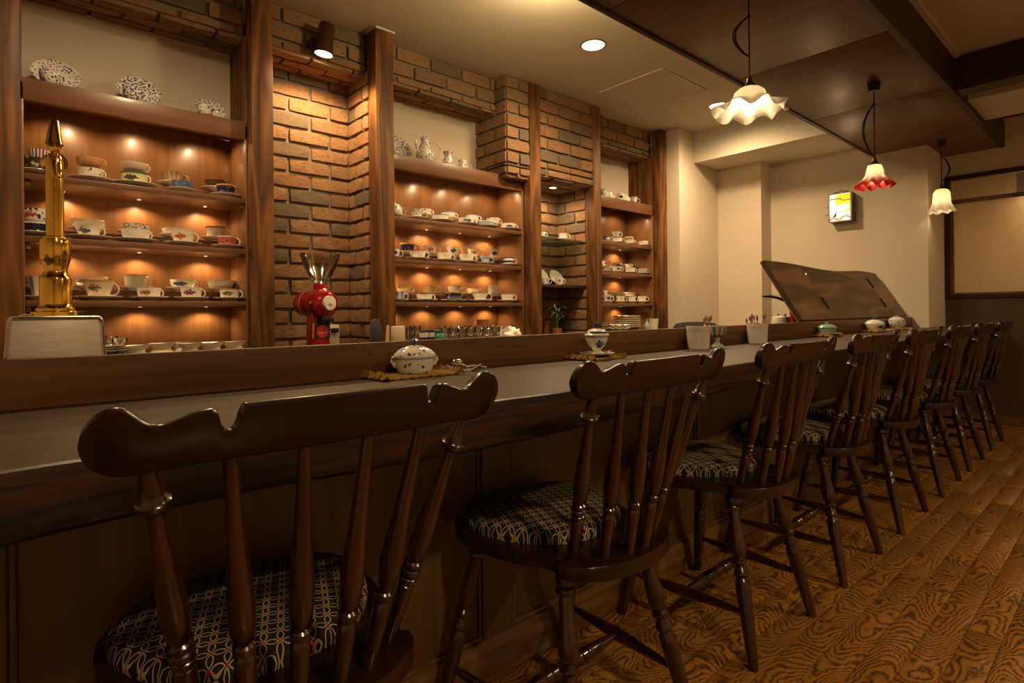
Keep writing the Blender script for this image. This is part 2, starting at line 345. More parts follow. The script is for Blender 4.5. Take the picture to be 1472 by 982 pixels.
top = MB(); edg = MB(); XR = 6.02; nseg = 150; rowsT = []; rowsE = []
for i in range(nseg+1):
    x = X0+.02+(XR-X0-.02)*i/nseg; e = ye(x); z = zb(x); back = YL if x < 5.47 else 1.168
    p = [(x, back, ZT-.03), (x, back, ZT), (x, e+.006, ZT)]
    rowsT.append([top.bm.verts.new(Vector(q)-wt.location) for q in p])
    q = [(x, e+.006, ZT), (x, e+.001, ZT-.002), (x, e, ZT-.007), (x, e+.003+.002*math.sin(x*23), (ZT+z)/2), (x, e+.006, z+.006), (x, e+.012, z), (x, 1.10, z)]
    rowsE.append([edg.bm.verts.new(Vector(c)-wt.location) for c in q])
for R_, m_ in ((rowsT, top), (rowsE, edg)):
    for i in range(nseg):
        for k in range(len(R_[0])-1): m_.bm.faces.new((R_[i][k], R_[i+1][k], R_[i+1][k+1], R_[i][k+1]))
part('top_surface', top, MT['top'], wt); part('live_edge', edg, MT['edge'], wt, label='dark live edge with reddish grain streaks and chipped rim')
solo('counter_ledge', 'brown grained upstand board running along the back of the counter slab', 'ledge', B((-3.7, 0, 0), (3.07, .024, .089), .0015), MT['ledge'], (2.4, YL, ZT-.004))
cf = thing('bar_counter', 'dark brown panelled counter front behind the row of chairs', 'counter', (2.4, 1.13, 0))
part('backing_board', B((-3.68, .012, .0), (3.62, .03, .72)), MT['panel'], cf)
part('baseboard', B((-3.68, -.004, 0), (3.62, .012, .112), .002), MT['base'], cf, label='lighter brown baseboard along the floor')
part('top_rail', B((-3.68, 0, .66), (3.62, .012, .715)), MT['panel'], cf)
stx = [(-.14, -.012), (.892, .994), (1.925, 2.036), (2.96, 3.072), (3.99, 4.10), (5.02, 5.13)]
for a, b_ in stx:
    part('stile', B((a-2.4, 0, .108), (b_-2.4, .012, .70), .001), MT['panel'], cf)
    for e, s in ((a, -1), (b_, 1)):
        part('bead_moulding', B((e-2.4-(.012 if s < 0 else -.003), .004, .11), (e-2.4-(.003 if s < 0 else -.012), .012, .70), .002), MT['panel'], cf)
sx = [-1.25]+[v for p in stx for v in p]+[5.47]
for a, b_ in zip(sx[::2], sx[1::2]):
    part('field_panel', B((a-2.4+.014, .0085, .125), (b_-2.4-.014, .0125, .66), .001), MT['panel'], cf)
    part('bottom_bead', B((a-2.4+.002, .002, .112), (b_-2.4-.002, .012, .124), .002), MT['base'], cf)
# ------------------------------------------------------------------ brickwork
bricks = []
for k in range(7):
    m_ = MB().box((-.5, -.5, -.5), (.5, .5, .5)); bmesh.ops.subdivide_edges(m_.bm, edges=m_.bm.edges[:], cuts=1)
    rr = random.Random(k)
    for v in m_.bm.verts:
        n = sum(1 for c in v.co if abs(c) > .4); 
        v.co.x *= (.96 if n == 3 else .985 if n == 2 else 1)+rr.uniform(-.014, .012); v.co.z *= (.88 if n == 3 else .95 if n == 2 else 1)+rr.uniform(-.05, .03)
        v.co.y *= (.72 if n == 3 else .9 if n == 2 else 1)+rr.uniform(-.09, .09)
    bricks.append(m_.mesh('brick', MT['brick'], True, 60))
def lay(parent, org, u, v, n, u0, u1, rows, joints, dep=.036, gap=.014):
    """bricks on a face: org point, u along, v up the face, n outward; rows = [(v0, v1, joint_set)]"""
    R = Matrix((u, -n, v)).transposed().to_4x4()
    for ri, (v0, v1, js) in enumerate(rows):
        cuts = [u0]+[j for j in joints[js] if u0+.02 < j < u1-.02]+[u1]
        for a, b_ in zip(cuts[:-1], cuts[1:]):
            c = org+u*((a+b_)/2)+v*((v0+v1)/2)+n*(.020-dep/2+random.uniform(-.004, .004))
            o = D.objects.new('brick', random.choice(bricks)); COL.objects.link(o); o.parent = parent
            S = Matrix.Diagonal((b_-a-gap, dep, v1-v0-gap*(.9 if v1-v0 > .06 else .7), 1)); tl = Matrix.Rotation(random.uniform(-.012, .012), 4, 'Y')
            o.matrix_world = Matrix.Translation(c) @ R @ tl @ S
UX, UY, UZ = Vector((1, 0, 0)), Vector((0, 1, 0)), Vector((0, 0, 1)); NY, NX, NZ = -UY, -UX, -UZ
HC = .0892
def rows_from(z_top, z_bot, first=0, h=HC):
    out = []; z = z_top; k = first
    while z > z_bot+.02: out.append((max(z-h, z_bot), z, k % 2)); z -= h; k += 1
    return out
def jset(a, l=.252, n=14): return [a+l*i for i in range(-n, n)]
YF, YB, ZS = 3.12, 3.352, 2.388
JB = {0: jset(1.344), 1: jset(1.213)}
# bay with grinder : back, right return, lintel
wb = struct('wall_brick_niche', B((1.007, YB+.0, .70), (1.72, 3.44, ZC)), MT['mortar'])
gridrows = [(1.783-HC*(k+1), 1.783-HC*k, k % 2) for k in range(-7, 12) if 1.783-HC*k < ZS+.03]
lay(wb, Vector((0, YB, 0)), UX, UZ, NY, 1.007, 1.592, gridrows, JB)
wb2 = struct('wall_brick_return', B((1.592+.013, 3.07, .70), (1.70, YB, ZC)), MT['mortar'])
lay(wb2, Vector((1.592+.013, 0, 0)), UY, UZ, NX, 3.07, YB, gridrows, {0: [3.15], 1: [3.25]})
def lintel(name, xa, xb, yf=YF, zs=ZS, yb=YB, j=1.1):
    s = struct(name, B((xa, yf, zs+.004), (xb, yb+.09, ZC+.01)), MT['mortar'])
    h2 = (ZC-zs-.048)/max(1, round((ZC-zs-.048)/HC)); rws = rows_from(ZC, zs+.048+.001, 0, h2)+[(zs, zs+.048, 0)]
    J = {0: jset(j), 1: jset(j+.126)}
    lay(s, Vector((0, yf, 0)), UX, UZ, NY, xa, xb, rws, J)
    w_ = (yb-yf+.012)/3; R3 = [(yf-.012+w_*k, yf-.012+w_*(k+1), (k+1) % 2) for k in range(3)]
    lay(s, Vector((0, 0, zs+.004)), UX, UY, NZ, xa, xb, R3, {0: jset(j+.04), 1: jset(j+.17)}, gap=.010); return s
lintel('wall_brick_lintel_left', .03, .903, j=.61); lintel('wall_brick_lintel_spot', 1.009, 1.592, j=1.35)
lintel('wall_brick_lintel_middle', 1.70, 2.605, j=1.80); lintel('wall_brick_lintel_right', 3.62, 4.475, j=3.87)
# chimney breast between the middle cabinet and the narrow niche
ch = struct('wall_brick_chimney', B((2.618, 3.003, 1.925), (2.828, 3.43, ZC+.01)), MT['mortar'])
rw = rows_from(ZC, 1.985, 0, .0885); rw = rw+[(1.93, rw[-1][0], 0)]
lay(ch, Vector((0, 3.003, 0)), UX, UZ, NY, 2.605, 2.828, rw, {0: [2.725], 1: []})
lay(ch, Vector((2.618, 0, 0)), UY, UZ, NX, 2.992, 3.43, rw, {0: [3.11, 3.35], 1: [3.23]})
lay(ch, Vector((0, 0, 1.93)), UX, UY, NZ, 2.61, 2.828, [(2.992, 3.10, 0), (3.10, 3.2, 0)], {0: [2.71]}, gap=.01)
# narrow niche
wn = struct('wall_brick_narrow', B((2.93, 3.003, 1.975), (3.535, 3.44, ZC+.01)), MT['mortar'])
rw = rows_from(ZC, 2.02, 0, .0925); rw = rw+[(1.966, rw[-1][0], 0)]
lay(wn, Vector((0, 3.003, 0)), UX, UZ, NY, 2.93, 3.535, rw, {0: jset(3.01), 1: jset(3.135)})
lay(wn, Vector((0, 0, 1.975)), UX, UY, NZ, 2.93, 3.535, [(2.992+.1*k, 3.092+.1*k, k % 2) for k in range(4)], {0: jset(3.08), 1: jset(3.2)}, gap=.01)
wn2 = struct('wall_brick_narrow_back', B((2.83, 3.405, .70), (3.62, 3.44, 1.975)), MT['mortar'])
wn3 = struct('wall_brick_narrow_side', B((3.548, 3.07, .70), (3.62, 3.405, 1.975)), MT['mortar'])
rw = rows_from(1.965, .74, 0, .0905)
lay(wn2, Vector((0, 3.405, 0)), UX, UZ, NY, 2.83, 3.545, rw, {0: jset(3.30), 1: jset(3.42)})
lay(wn3, Vector((3.548, 0, 0)), UY, UZ, NX, 3.07, 3.402, rw, {0: [3.19], 1: [3.30]})
# ------------------------------------------------------------------ timber posts
def post(x0, x1, z1=ZC-.004, lab='', y0=2.98, y1=3.07, zlow=.74):
    return solo('timber_post', lab, 'post', B((-(x1-x0)/2, 0, 0), ((x1-x0)/2, y1-y0, z1-zlow), .003), MT['post'], ((x0+x1)/2, y0, zlow))
post(-.10, .026, lab='brown timber post at the far left, left of the cup cabinet')
post(.904, 1.008, lab='brown timber post between the left cup cabinet and the coffee grinder niche')
post(1.591, 1.708, lab='brown timber post with a thin white cap, right of the coffee grinder')
post(2.826, 2.932, lab='brown timber post right of the middle cup cabinet, beside the brick chimney block')
post(3.530, 3.622, lab='brown timber post left of the narrow right hand cup cabinet')
post(4.472, 4.575, lab='brown timber corner post next to the cream wall')
solo('cap_strip', 'thin white strip around the top of the post right of the grinder', 'trim', MB().box((1.583, 2.971, ZC-.010), (1.716, 2.9795, ZC)).box((1.582, 2.971, ZC-.010), (1.5905, 3.07, ZC)), MT['white'])
# ------------------------------------------------------------------ back counter
solo('back_worktop', 'dark low work surface behind the counter along the brick wall', 'counter top', B((-3.2, -.45, -.03), (2.6, .29, 0)), MT['top'], (2.0, 3.05, .765))
solo('back_cabinet', 'dark wooden base unit under the low work surface', 'cabinet', B((-3.2, -.4, 0), (2.55, .29, .70)), MT['panel'], (2.0, 3.05, 0.0))
# ------------------------------------------------------------------ display cabinets
SH = [1.545, 1.285, 1.018]; YS = 3.066
puck_m = plain('lamp_lens', (1, .9, .7), .4, emit=(1, .72, .4), es=.9)
def cabinet(xa, xb, label, nx, ztop=1.937):
    t = thing('display_cabinet', label, 'cabinet', ((xa+xb)/2, 3.2, .765)); o = t.location
    l = lambda a, b_: (Vector(a)-o, Vector(b_)-o)
    def bp(n, a, b_, m, bev=.002, lab=None): a, b_ = l(a, b_); return part(n, B(a, b_, bev), m, t, label=lab)
    bp('back_panel', (xa, 3.352, .765), (xb, 3.43, ztop-.03), MT['cab'])
    struct('wall_plaster_%d' % nx, B((xa, 3.335, ztop), (xb, 3.43, 2.384)), MT['plaster'])
    us = MB()
    for x, s in ((xa, 1), (xb, -1)):
        bp('side_panel', (x if s > 0 else x-.010, 3.062, .765), (x+.010 if s > 0 else x, 3.352, ztop-.02), MT['cab'])
        us.box((x if s > 0 else x-.006, 3.07, ztop+.0005), (x+.006 if s > 0 else x, 3.335, 2.384))
    struct('trim_niche_%d' % nx, us, MT['post'])
    bp('top_board', (xa, 3.08, ztop-.03), (xb, 3.352, ztop), MT['cabx'])
    bp('front_rail', (xa, YS-.004, ztop-.092), (xb, YS+.018, ztop), MT['cabx'])
    for z in SH:
        sh = bp('shelf', (xa+.011, YS, z-.026), (xb-.011, 3.352, z), MT['cabx'])
        bp('riser', (xa+.011, 3.242, z), (xb-.011, 3.352, z+.052), MT['cabx'])
        for x in (xa+.011, xb-.011-.018): bp('bracket', (x, YS+.012, z-.05), (x+.018, YS+.07, z-.026), MT['cabx'])
    for z in [ztop-.03]+[s-.026 for s in SH]:
        for k in range(nx):
            x = xa+(xb-xa)*(k+.5)/nx; yp = 3.215 if z > 1.7 else 3.285
            part('puck_light', MB().lathe([(.001, -.001), (.007, -.001), (.008, 0)], 16, Matrix.Translation(Vector((x, yp, z))-o)), puck_m, t)
            light('SPOT', 'shelf_lamp', (x, yp, z-.009), P_PUCK*(1.1 if z > 1.7 else 1), WARM, .010, (0, 0, 0), math.radians(150), .6)
    return t
cabinet(.026, .904, 'tall cup cabinet on the left behind the brass tower, three lit shelves', 3)
cabinet(1.708, 2.826, 'wide cup cabinet in the middle, three lit shelves of blue and gold cups', 4, 1.933)
cabinet(3.622, 4.472, 'narrow cup cabinet on the right by the cream wall', 2, 1.930)
# ------------------------------------------------------------------ china
def cup_profile(kind, r, h):
    t = .0022; P = {
     'round': [(.45, 0), (.48, .04), (.62, .12), (.85, .36), (.95, .62), (1, 1)], 'low': [(.42, 0), (.46, .08), (.8, .25), (.95, .55), (1, 1)],
     'flare': [(.5, 0), (.5, .05), (.6, .3), (.68, .6), (.82, .85), (1, 1)], 'straight': [(.80, 0), (.84, .04), (.9, .3), (.95, .7), (1, 1)],
     'tall': [(.72, 0), (.78, .05), (.86, .4), (.93, .8), (1, 1)], 'cone': [(.55, 0), (.58, .04), (.7, .35), (.85, .7), (1, 1)]}[kind]
    out = [(0.001, 0)]+[(a*r, b*h) for a, b in P]; inn = [(max(a*r-t, .001), max(b*h, .004)) for a, b in P[::-1]]
    return out+inn+[(.001, .005)]
def cup_handle(r, h, ang=-.72, s=1):
    d = Vector((math.cos(ang), math.sin(ang), 0)); mb = MB(); k = []
    for i in range(9):
        a = -PI*.5+PI*i/8*1.05; k.append(d*(r*.9+math.cos(a)*h*.42*s)+Vector((0, 0, h*(.5+.36*math.sin(a)))))
    k[0] = d*(r*.72)+Vector((0, 0, h*.18)); return mb.tube(k, .0032, 6)
saucers = {}
def saucer(p, R, m, label, group):
    key = round(R, 3)
    if key not in saucers: saucers[key] = MB().lathe([(.001, 0), (R*.46, 0), (R*.48, .006), (R*.75, .0115), (R*.92, .017), (R, .0205), (R*.995, .022), (R*.9, .0185), (R*.6, .0112), (.001, .0102)], 32).mesh('saucer', None)
    me = saucers[key]
    if m.name not in [x.name for x in me.materials if x]: me = me.copy(); me.materials.clear(); me.materials.append(m)
    return tag(link('saucer', me, None, p), label, 'saucer', group)
def cup(px, wpx, hpx, Y, z, m, desc, where, kind='round', sc=1.62, group=None, sm=None, handle=True, hs=1, stack=False):
    p = at(px, 400, Y); p.z = z; dd = depth(p)/F; r = wpx*dd/2; h = hpx*dd
    if sc and not stack:
        saucer(p.copy(), min(max(r*sc, .045), .092 if Y < 3.2 else .076), sm or MT['white'], 'saucer under '+desc+', '+where, 'saucers '+group if group else None); p.z += .0107
    t = thing('cup', desc+', '+where, 'cup', p, 0, 'cups '+group if group else None)
    part('bowl', MB().lathe(cup_profile(kind, r, h), 28), m, t)
    if handle: part('handle', cup_handle(r, h, s=hs), m if m in HM else MT['white'], t)
    return p.z+h
HM = []
BLUE = (.025, .045, .16); RED = (.45, .07, .03); GOLD = (.65, .38, .08); GRN = (.05, .16, .06); PINK = (.55, .16, .14); CRM = (.70, .60, .42); WH = (.74, .69, .60)
CM = {
 'blackleaf': china('black_leaf_china', (.025, .022, .02), scat=(.42, .38, .3), sc=45, th=.5), 'union': china('stripe_china', WH, stripes=(BLUE, 1.6, (.40, .05, .03))),
 'brownflower': china('brown_flower_china', scat=(.22, .05, .02), sc=60, th=.52), 'peach': china('peach_china', (.62, .30, .15), scat=(.7, .42, .25), sc=30), 'figures': china('figure_china', (.6, .55, .38), spot=((.05, .05, .04),), band=GRN),
 'creampink': china('cream_pink_china', (.68, .52, .4), scat=(.7, .62, .5), sc=40), 'bluefloral': china('blue_floral_china', (.06, .13, .25), scat=(.45, .2, .12), sc=100), 'beige': china('beige_pottery', (.42, .30, .17), stripes=((.28, .18, .09), 2.2)),
 'cobalt': china('cobalt_gold_china', (.01, .012, .07), scat=GOLD, sc=120, th=.45, band=GOLD), 'brown': china('brown_china', (.07, .03, .02), band=(.3, .12, .06)), 'navy': china('navy_ribbed_china', (.015, .02, .06), stripes=((.005, .006, .02), 5), band=WH),
 'imari': china('imari_china', WH, scat=BLUE, sc=55, th=.58, spot=(RED,)), 'willow': china('willow_china', WH, spot=(BLUE,), scat=(.3, .35, .5), sc=140, th=.45), 'greenfloral': china('green_floral_china', CRM, scat=GRN, sc=60, th=.42),
 'white': MT['white'], 'bluepat': china('dense_blue_china', WH, scat=BLUE, sc=110, th=.62), 'orange': china('orange_flower_china', WH, spot=((.6, .16, .03), RED)), 'redband': china('red_band_china', WH, lowband=None, band=(.4, .1, .06), scat=PINK, sc=90, th=.4),
 'imari2': china('red_imari_china', (.5, .12, .06), scat=BLUE, sc=80, th=.55, band=WH), 'blueleaf': china('blue_leaf_china', WH, stripes=((.2, .25, .4), .9)), 'creamfl': china('cream_flower_china', CRM, spot=(PINK, GRN), band=GOLD),
 'pinkfl': china('pink_flower_china', WH, spot=(PINK, GRN)), 'ribbed': china('ribbed_white_china', WH, stripes=((.6, .55, .46), 6), band=GOLD), 'butterfly': china('butterfly_china', WH, spot=(BLUE, RED)), 'birds': china('bird_china', WH, spot=(GRN, (.3, .2, .05)), band=GOLD),
 'onion': china('blue_onion_china', WH, scat=(.05, .08, .24), sc=85, th=.56), 'onionband': china('blue_rim_china', WH, scat=BLUE, sc=95, th=.47, band=(.15, .2, .38)), 'bluespot': china('blue_flower_china', WH, spot=(BLUE,)), 'ltblue': china('light_blue_china', (.28, .36, .47), band=WH),
 'pinkrim': china('pink_rim_china', WH, band=PINK), 'bluecomb': china('blue_drop_china', WH, scat=(.12, .2, .4), sc=70, th=.38), 'blueband': china('blue_band_china', WH, lowband=BLUE, band=BLUE), 'gold': china('gold_rim_china', WH, band=GOLD),
 'yellow': china('yellow_floral_china', (.62, .42, .12), scat=WH, sc=70, th=.5), 'greyband': china('grey_band_china', WH, band=(.35, .33, .28), lowband=(.55, .52, .45)), 'jasper': china('jasper_china', (.10, .13, .24), spot=(WH,)), 'greenrim': china('green_rim_china', WH, band=(.04, .15, .07)),
 'reddot': china('red_dot_china', WH, scat=RED, sc=70, th=.38), 'zebra': china('black_wave_china', WH, stripes=((.02, .02, .03), 3), scat=GOLD, sc=80, th=.4), 'greypat': china('grey_figure_china', (.55, .54, .48), spot=((.08, .1, .12),)), 'grey': china('grey_green_china', (.36, .36, .28), band=WH),
 'celadon': plain('celadon_glaze', (.22, .30, .22), .2, coat=.4), 'creamwhite': plain('cream_dish', (.72, .63, .48), .3, coat=.2), 'terracotta': plain('terracotta', (.35, .14, .06), .8)}
HM += [CM[k] for k in ('peach', 'brown', 'beige', 'blackleaf', 'cobalt', 'creampink', 'ltblue', 'onion', 'bluefloral', 'grey')]
YFR, YBK = 3.146, 3.274
L1 = ['left cabinet top shelf', 'left cabinet middle shelf', 'left cabinet bottom shelf']
def row(lst, zs, where, rowname, Y, sc=1.62):
    for it in lst:
        px, wd, hg, mk, desc = it[:5]; kind = it[5] if len(it) > 5 else 'round'; z = zs
        zt = cup(px, wd, hg, Y, z, CM[mk], desc, rowname+', '+where, kind, sc)
        for st in it[6:]: zt = cup(px+st[3], st[0], st[1], Y, zt+.0005, CM[st[2]], st[4], 'stacked, '+rowname+', '+where, st[5] if len(st) > 5 else 'round', None, stack=True)
# left cabinet (px positions read in the photograph)
FR, BK = 'front row', 'back row'; RZ = .0522
row([(52, 37, 22, 'blackleaf', 'black cup with pale leaf pattern', 'low', (27, 13, 'union', 5, 'small cup with navy, white and red stripes', 'straight')),
     (132, 32, 17, 'brownflower', 'white cup with brown flowers', 'round', (35, 15, 'peach', 0, 'wide peach coloured cup', 'low')),
     (195, 34, 18, 'figures', 'cream cup with small dark figures', 'straight', (36, 14, 'creampink', 0, 'cream and pink cup', 'low')),
     (262, 25, 15, 'bluefloral', 'small blue flowered cup', 'straight'), (326, 25, 17, 'cobalt', 'cobalt blue cup with gold figures', 'round')], SH[0], L1[0], FR, YFR)
row([(251, 32, 17, 'beige', 'beige striped pottery cup', 'cone'), (311, 27, 16, 'brown', 'dark brown cup', 'straight')], SH[0]+RZ, L1[0], BK, YBK, 1.5)
row([(52, 38, 18, 'navy', 'navy blue ribbed cup', 'straight', (34, 19, 'imari', 0, 'orange and navy flowered cup', 'straight')),
     (128, 35, 19, 'willow', 'white cup with blue landscape', 'cone'), (196, 36, 17, 'white', 'plain white low cup', 'low'),
     (264, 30, 20, 'orange', 'white cup with orange flower', 'round'), (327, 26, 16, 'imari2', 'red and navy flowered cup', 'straight')], SH[1], L1[1], FR, YFR)
row([(127, 40, 15, 'greenfloral', 'wide cream cup with green leaves', 'low'), (196, 30, 14, 'bluepat', 'densely blue patterned cup', 'low'), (254, 36, 11, 'white', 'shallow white cup', 'low'), (311, 27, 18, 'redband', 'white cup with red flowered rim', 'straight')], SH[1]+RZ, L1[1], BK, YBK, 1.5)
row([(56, 25, 31, 'blueleaf', 'tall flared cup with blue leaf stripes', 'cone'), (142, 40, 26, 'creamfl', 'large flared cream cup with pink spray', 'cone'),
     (214, 31, 16, 'pinkfl', 'small white cup with pink flower', 'straight'), (275, 28, 17, 'butterfly', 'white cup with blue and red butterfly', 'straight'), (330, 27, 15, 'birds', 'white cup with green birds', 'straight')], SH[2], L1[2], FR, YFR)
row([(52, 32, 15, 'greenfloral', 'cream flared cup with leaf sprig', 'cone'), (131, 40, 16, 'pinkfl', 'wide white cup with small pink flowers', 'low'), (195, 30, 20, 'ribbed', 'white basket ribbed cup', 'straight'),
     (263, 33, 14, 'bluespot', 'low white cup with blue flowers', 'low'), (318, 37, 14, 'white', 'plain wide white cup', 'low')], SH[2]+RZ, L1[2], BK, YBK, 1.5)
# middle cabinet
L2 = ['middle cabinet top shelf', 'middle cabinet middle shelf', 'middle cabinet bottom shelf']
row([(600, 20, 14, 'onion', 'tall blue flowered cup', 'cone'), (634, 25, 10, 'onionband', 'low blue flowered cup', 'low'), (671, 23, 10, 'bluespot', 'low white cup with one dark blue spray', 'low'),
     (700, 23, 9, 'ltblue', 'low pale blue cup', 'low'), (731, 22, 9, 'bluespot', 'low white cup with faint blue spray', 'low')], SH[0], L2[0], FR, YFR)
row([(611, 20, 10, 'onion', 'blue flowered cup behind the tall one', 'straight'), (645, 22, 10, 'onionband', 'blue flowered cup second from left', 'straight'), (679, 21, 10, 'onionband', 'blue flowered cup third from left', 'straight'), (709, 20, 9, 'onion', 'blue flowered cup at the right', 'straight')], SH[0]+RZ, L2[0], BK, YBK, 1.5)
row([(568, 14, 13, 'bluespot', 'white cup partly hidden behind the post', 'round'), (601, 23, 13, 'pinkrim', 'white cup with pink rim', 'round'), (639, 22, 12, 'white', 'plain white cup', 'round'), (671, 21, 12, 'bluecomb', 'white cup with blue drops', 'round'),
     (698, 16, 11, 'ltblue', 'small pale blue cup', 'cone'), (731, 16, 11, 'blueband', 'small white cup with blue bands', 'straight')], SH[1], L2[1], FR, YFR)
row([(586, 21, 14, 'cobalt', 'cobalt and gold cup', 'straight'), (619, 20, 13, 'orange', 'white cup with orange flowers', 'cone'), (651, 19, 14, 'bluespot', 'white flared cup with blue bouquet', 'cone'), (681, 19, 13, 'creamfl', 'cream flowered cup', 'cone'), (710, 18, 14, 'bluespot', 'tall white cup with blue rose', 'cone')], SH[1]+RZ, L2[1], BK, YBK, 1.5)
row([(573, 18, 13, 'blueleaf', 'white cup with blue stripes', 'round'), (610, 24, 10, 'gold', 'white cup with gold rim', 'round'), (652, 24, 13, 'cobalt', 'navy and gold footed cup', 'low'), (690, 25, 13, 'greyband', 'white fluted cup with grey band', 'cone'), (729, 19, 11, 'greyband', 'small white cup with grey rim', 'straight')], SH[2], L2[2], FR, YFR)
row([(580, 22, 12, 'yellow', 'yellow flowered cup on the left', 'round'), (618, 22, 11, 'yellow', 'yellow banded cup', 'straight'), (655, 24, 12, 'ribbed', 'white scalloped cup', 'low'), (680, 18, 9, 'gold', 'low cup with gold handle', 'low'), (709, 19, 14, 'reddot', 'white mug with red dots', 'straight')], SH[2]+RZ, L2[2], BK, YBK, 1.5)
# right cabinet
L3 = ['right cabinet top shelf', 'right cabinet middle shelf', 'right cabinet bottom shelf']
row([(873, 12, 8, 'jasper', 'dark blue cup with white figures', 'straight'), (888, 15, 8, 'greenrim', 'white cup with green rim', 'straight', (13, 8, 'white', -2, 'plain white bowl', 'cone')), (906, 14, 7, 'gold', 'gold trimmed cup', 'low', (12, 4, 'gold', -2, 'gold trimmed lid', 'low')), (925, 15, 7, 'reddot', 'white cup with red dots', 'low')], SH[0], L3[0], FR, YFR, 1.35)
row([(872, 12, 8, 'zebra', 'black and gold striped cup', 'low'), (887, 13, 8, 'greypat', 'white cup with dark figure', 'straight'), (906, 15, 7, 'white', 'plain white square sided cup', 'straight'), (924, 14, 7, 'grey', 'grey green cup', 'straight')], SH[1], L3[1], FR, YFR, 1.4)
row([(870, 9, 9, 'orange', 'small flared flowered cup', 'cone'), (887, 14, 7, 'bluespot', 'low flowered cup', 'low'), (905, 15, 7, 'reddot', 'cup with pink dots', 'cone')], SH[1]+RZ, L3[1], BK, YBK, 1.3)
row([(873, 12, 10, 'greypat', 'white cup with grey blue bird', 'round'), (892, 12, 9, 'greenfloral', 'white cup with green sprig', 'straight'), (908, 11, 9, 'gold', 'plain white cup with gold rim', 'straight'), (923, 12, 9, 'bluecomb', 'white cup with blue pattern', 'straight')], SH[2], L3[2], FR, YFR, 1.4)
row([(873, 11, 9, 'pinkfl', 'white cup with red flowers', 'cone'), (888, 17, 7, 'white', 'wide white bowl cup', 'low'), (905, 17, 7, 'white', 'white cup with curled handle', 'low')], SH[2]+RZ, L3[2], BK, YBK, 1.3)
# things on the high boards
def ellipse_plate(name, label, px, py, rw, rh, m, Y, zb_, cupm=None, lat=False):
    p = at(px, py, Y); dd = depth(p)/F; r = rh*dd; p.z = zb_
    t = thing('plate', label, 'plate', p)
    yaw = -.72+.0; M = Matrix.Translation((0, .015, r*.87+.003)) @ Matrix.Rotation(-.0, 4, 'Z') @ Matrix.Rotation(math.radians(60), 4, 'X')
    fl = (lambda i, a, rr, zz: (rr*(1+.03*math.cos(14*a)) if rr > r*.8 else rr, zz)) if lat else None
    part('dish', MB().lathe([(.001, 0), (r*.5, 0), (r, .014), (r, .017), (r*.6, .005), (.001, .004)], 42, M, fl), m, t)
    part('stand', MB().box((-.04, -.03, 0), (.04, .05, .006)).box((-.03, .045, 0), (.03, .05, .05)), MT['black'], t)
    return t
zt1 = 1.937
for px, py, R_, cw, mk, nm in ((79, 103, 29, 26, 'onion', 'at the left end'), (198, 126, 28, 27, 'bluepat', 'in the middle, lattice edged'), (301, 150, 20, 22, 'onion', 'smallest at right end')):
    ellipse_plate('plate', 'blue and white saucer standing above the left cabinet, '+nm, px+2, py, 0, R_*.98, CM[mk], 3.20, zt1, lat=(mk == 'bluepat'))
    c_ = at(px-4, py, 3.14); cup(px-4, cw, cw*.72, 3.12, zt1, CM[mk], 'blue and white cup before its saucer above the left cabinet', nm, 'round', None, handle=True)
pl = ellipse_plate('plate', 'round blue lattice plate standing beside the coffee pot above the middle cabinet', 570, 203, 0, 24, CM['bluepat'], 3.25, 1.933, lat=True)
zt2 = 1.933
def vase(px, Y, wpx, hpx, prof, m, name, label, cat, handle=None, lid=None, zz=zt2, ang=-.72):
    p = at(px, 200, Y); p.z = zz; dd = depth(p)/F; w_ = wpx*dd/2; h = hpx*dd; t = thing(name, label, cat, p)
    part('body', MB().lathe([(.001, 0)]+[(a*w_, b*h) for a, b in prof], 28), m, t)
    if lid:
        q = MB().lathe([(a*w_, b*h) for a, b in lid], 24); part('lid', q, m, t)
    if handle: part('handle', cup_handle(w_*handle, h*.8, ang), m, t)
    return t, w_, h
pot, pw, ph_ = vase(611, 3.16, 27, 44, [(.55, 0), (.85, .08), (1, .25), (.85, .45), (.45, .66), (.42, .74), (.5, .8)], CM['onion'], 'coffee_pot', 'tall lidded blue and white coffee pot above the middle cabinet', 'coffee pot', .6, [(.52, .8), (.5, .83), (.3, .9), (.1, .94), (.14, .97), (.001, 1.0)])
part('spout', MB().tube([(-pw*.6, 0, ph_*.25), (-pw*1.15, -.01, ph_*.45), (-pw*1.35, -.02, ph_*.68)], [.010, .007, .005], 8), CM['onion'], pot)
vase(644, 3.17, 17, 24, [(.6, 0), (.9, .12), (1, .35), (.7, .65), (.65, .8), (.9, 1), (.85, 1), (.6, .8)], CM['onion'], 'cream_jug', 'blue and white cream jug right of the coffee pot', 'jug', .9)
vase(665, 3.20, 17, 18, [(.6, 0), (.9, .15), (1, .4), (.8, .7), (.85, 1), (.8, 1), (.75, .7)], CM['onion'], 'milk_jug', 'smallest blue and white jug, next to the brick chimney', 'jug', .9)
vase(567, 3.13, 22, 22, [(.5, 0), (.95, .2), (1, .5), (.7, .8), (.4, .85)], CM['onion'], 'teapot', 'blue and white teapot half hidden by the post, middle cabinet', 'teapot', .8, [(.6, .82), (.5, .9), (.1, .95), (.12, 1.02), (.001, 1.05)], SH[0])
for k, (px, w_, h_, n_) in enumerate([(867, 14, 12, 'leftmost'), (892, 12, 11, 'middle'), (912, 11, 10, 'rightmost')]):
    cup(px, w_, h_, 3.14, 1.930, CM['onion' if k != 1 else 'bluespot'], 'small blue and white cup above the right cabinet', n_+' of three', 'straight' if k == 1 else 'round', None)
for k, (px, n_) in enumerate([(877, 'left'), (901, 'right')]):
    p = at(px, 272, 3.20); ellipse_plate('plate', 'small blue and white saucer leaning above the right cabinet, '+n_+' one', px, 272, 0, 9, CM['bluespot'], 3.21, 1.930)
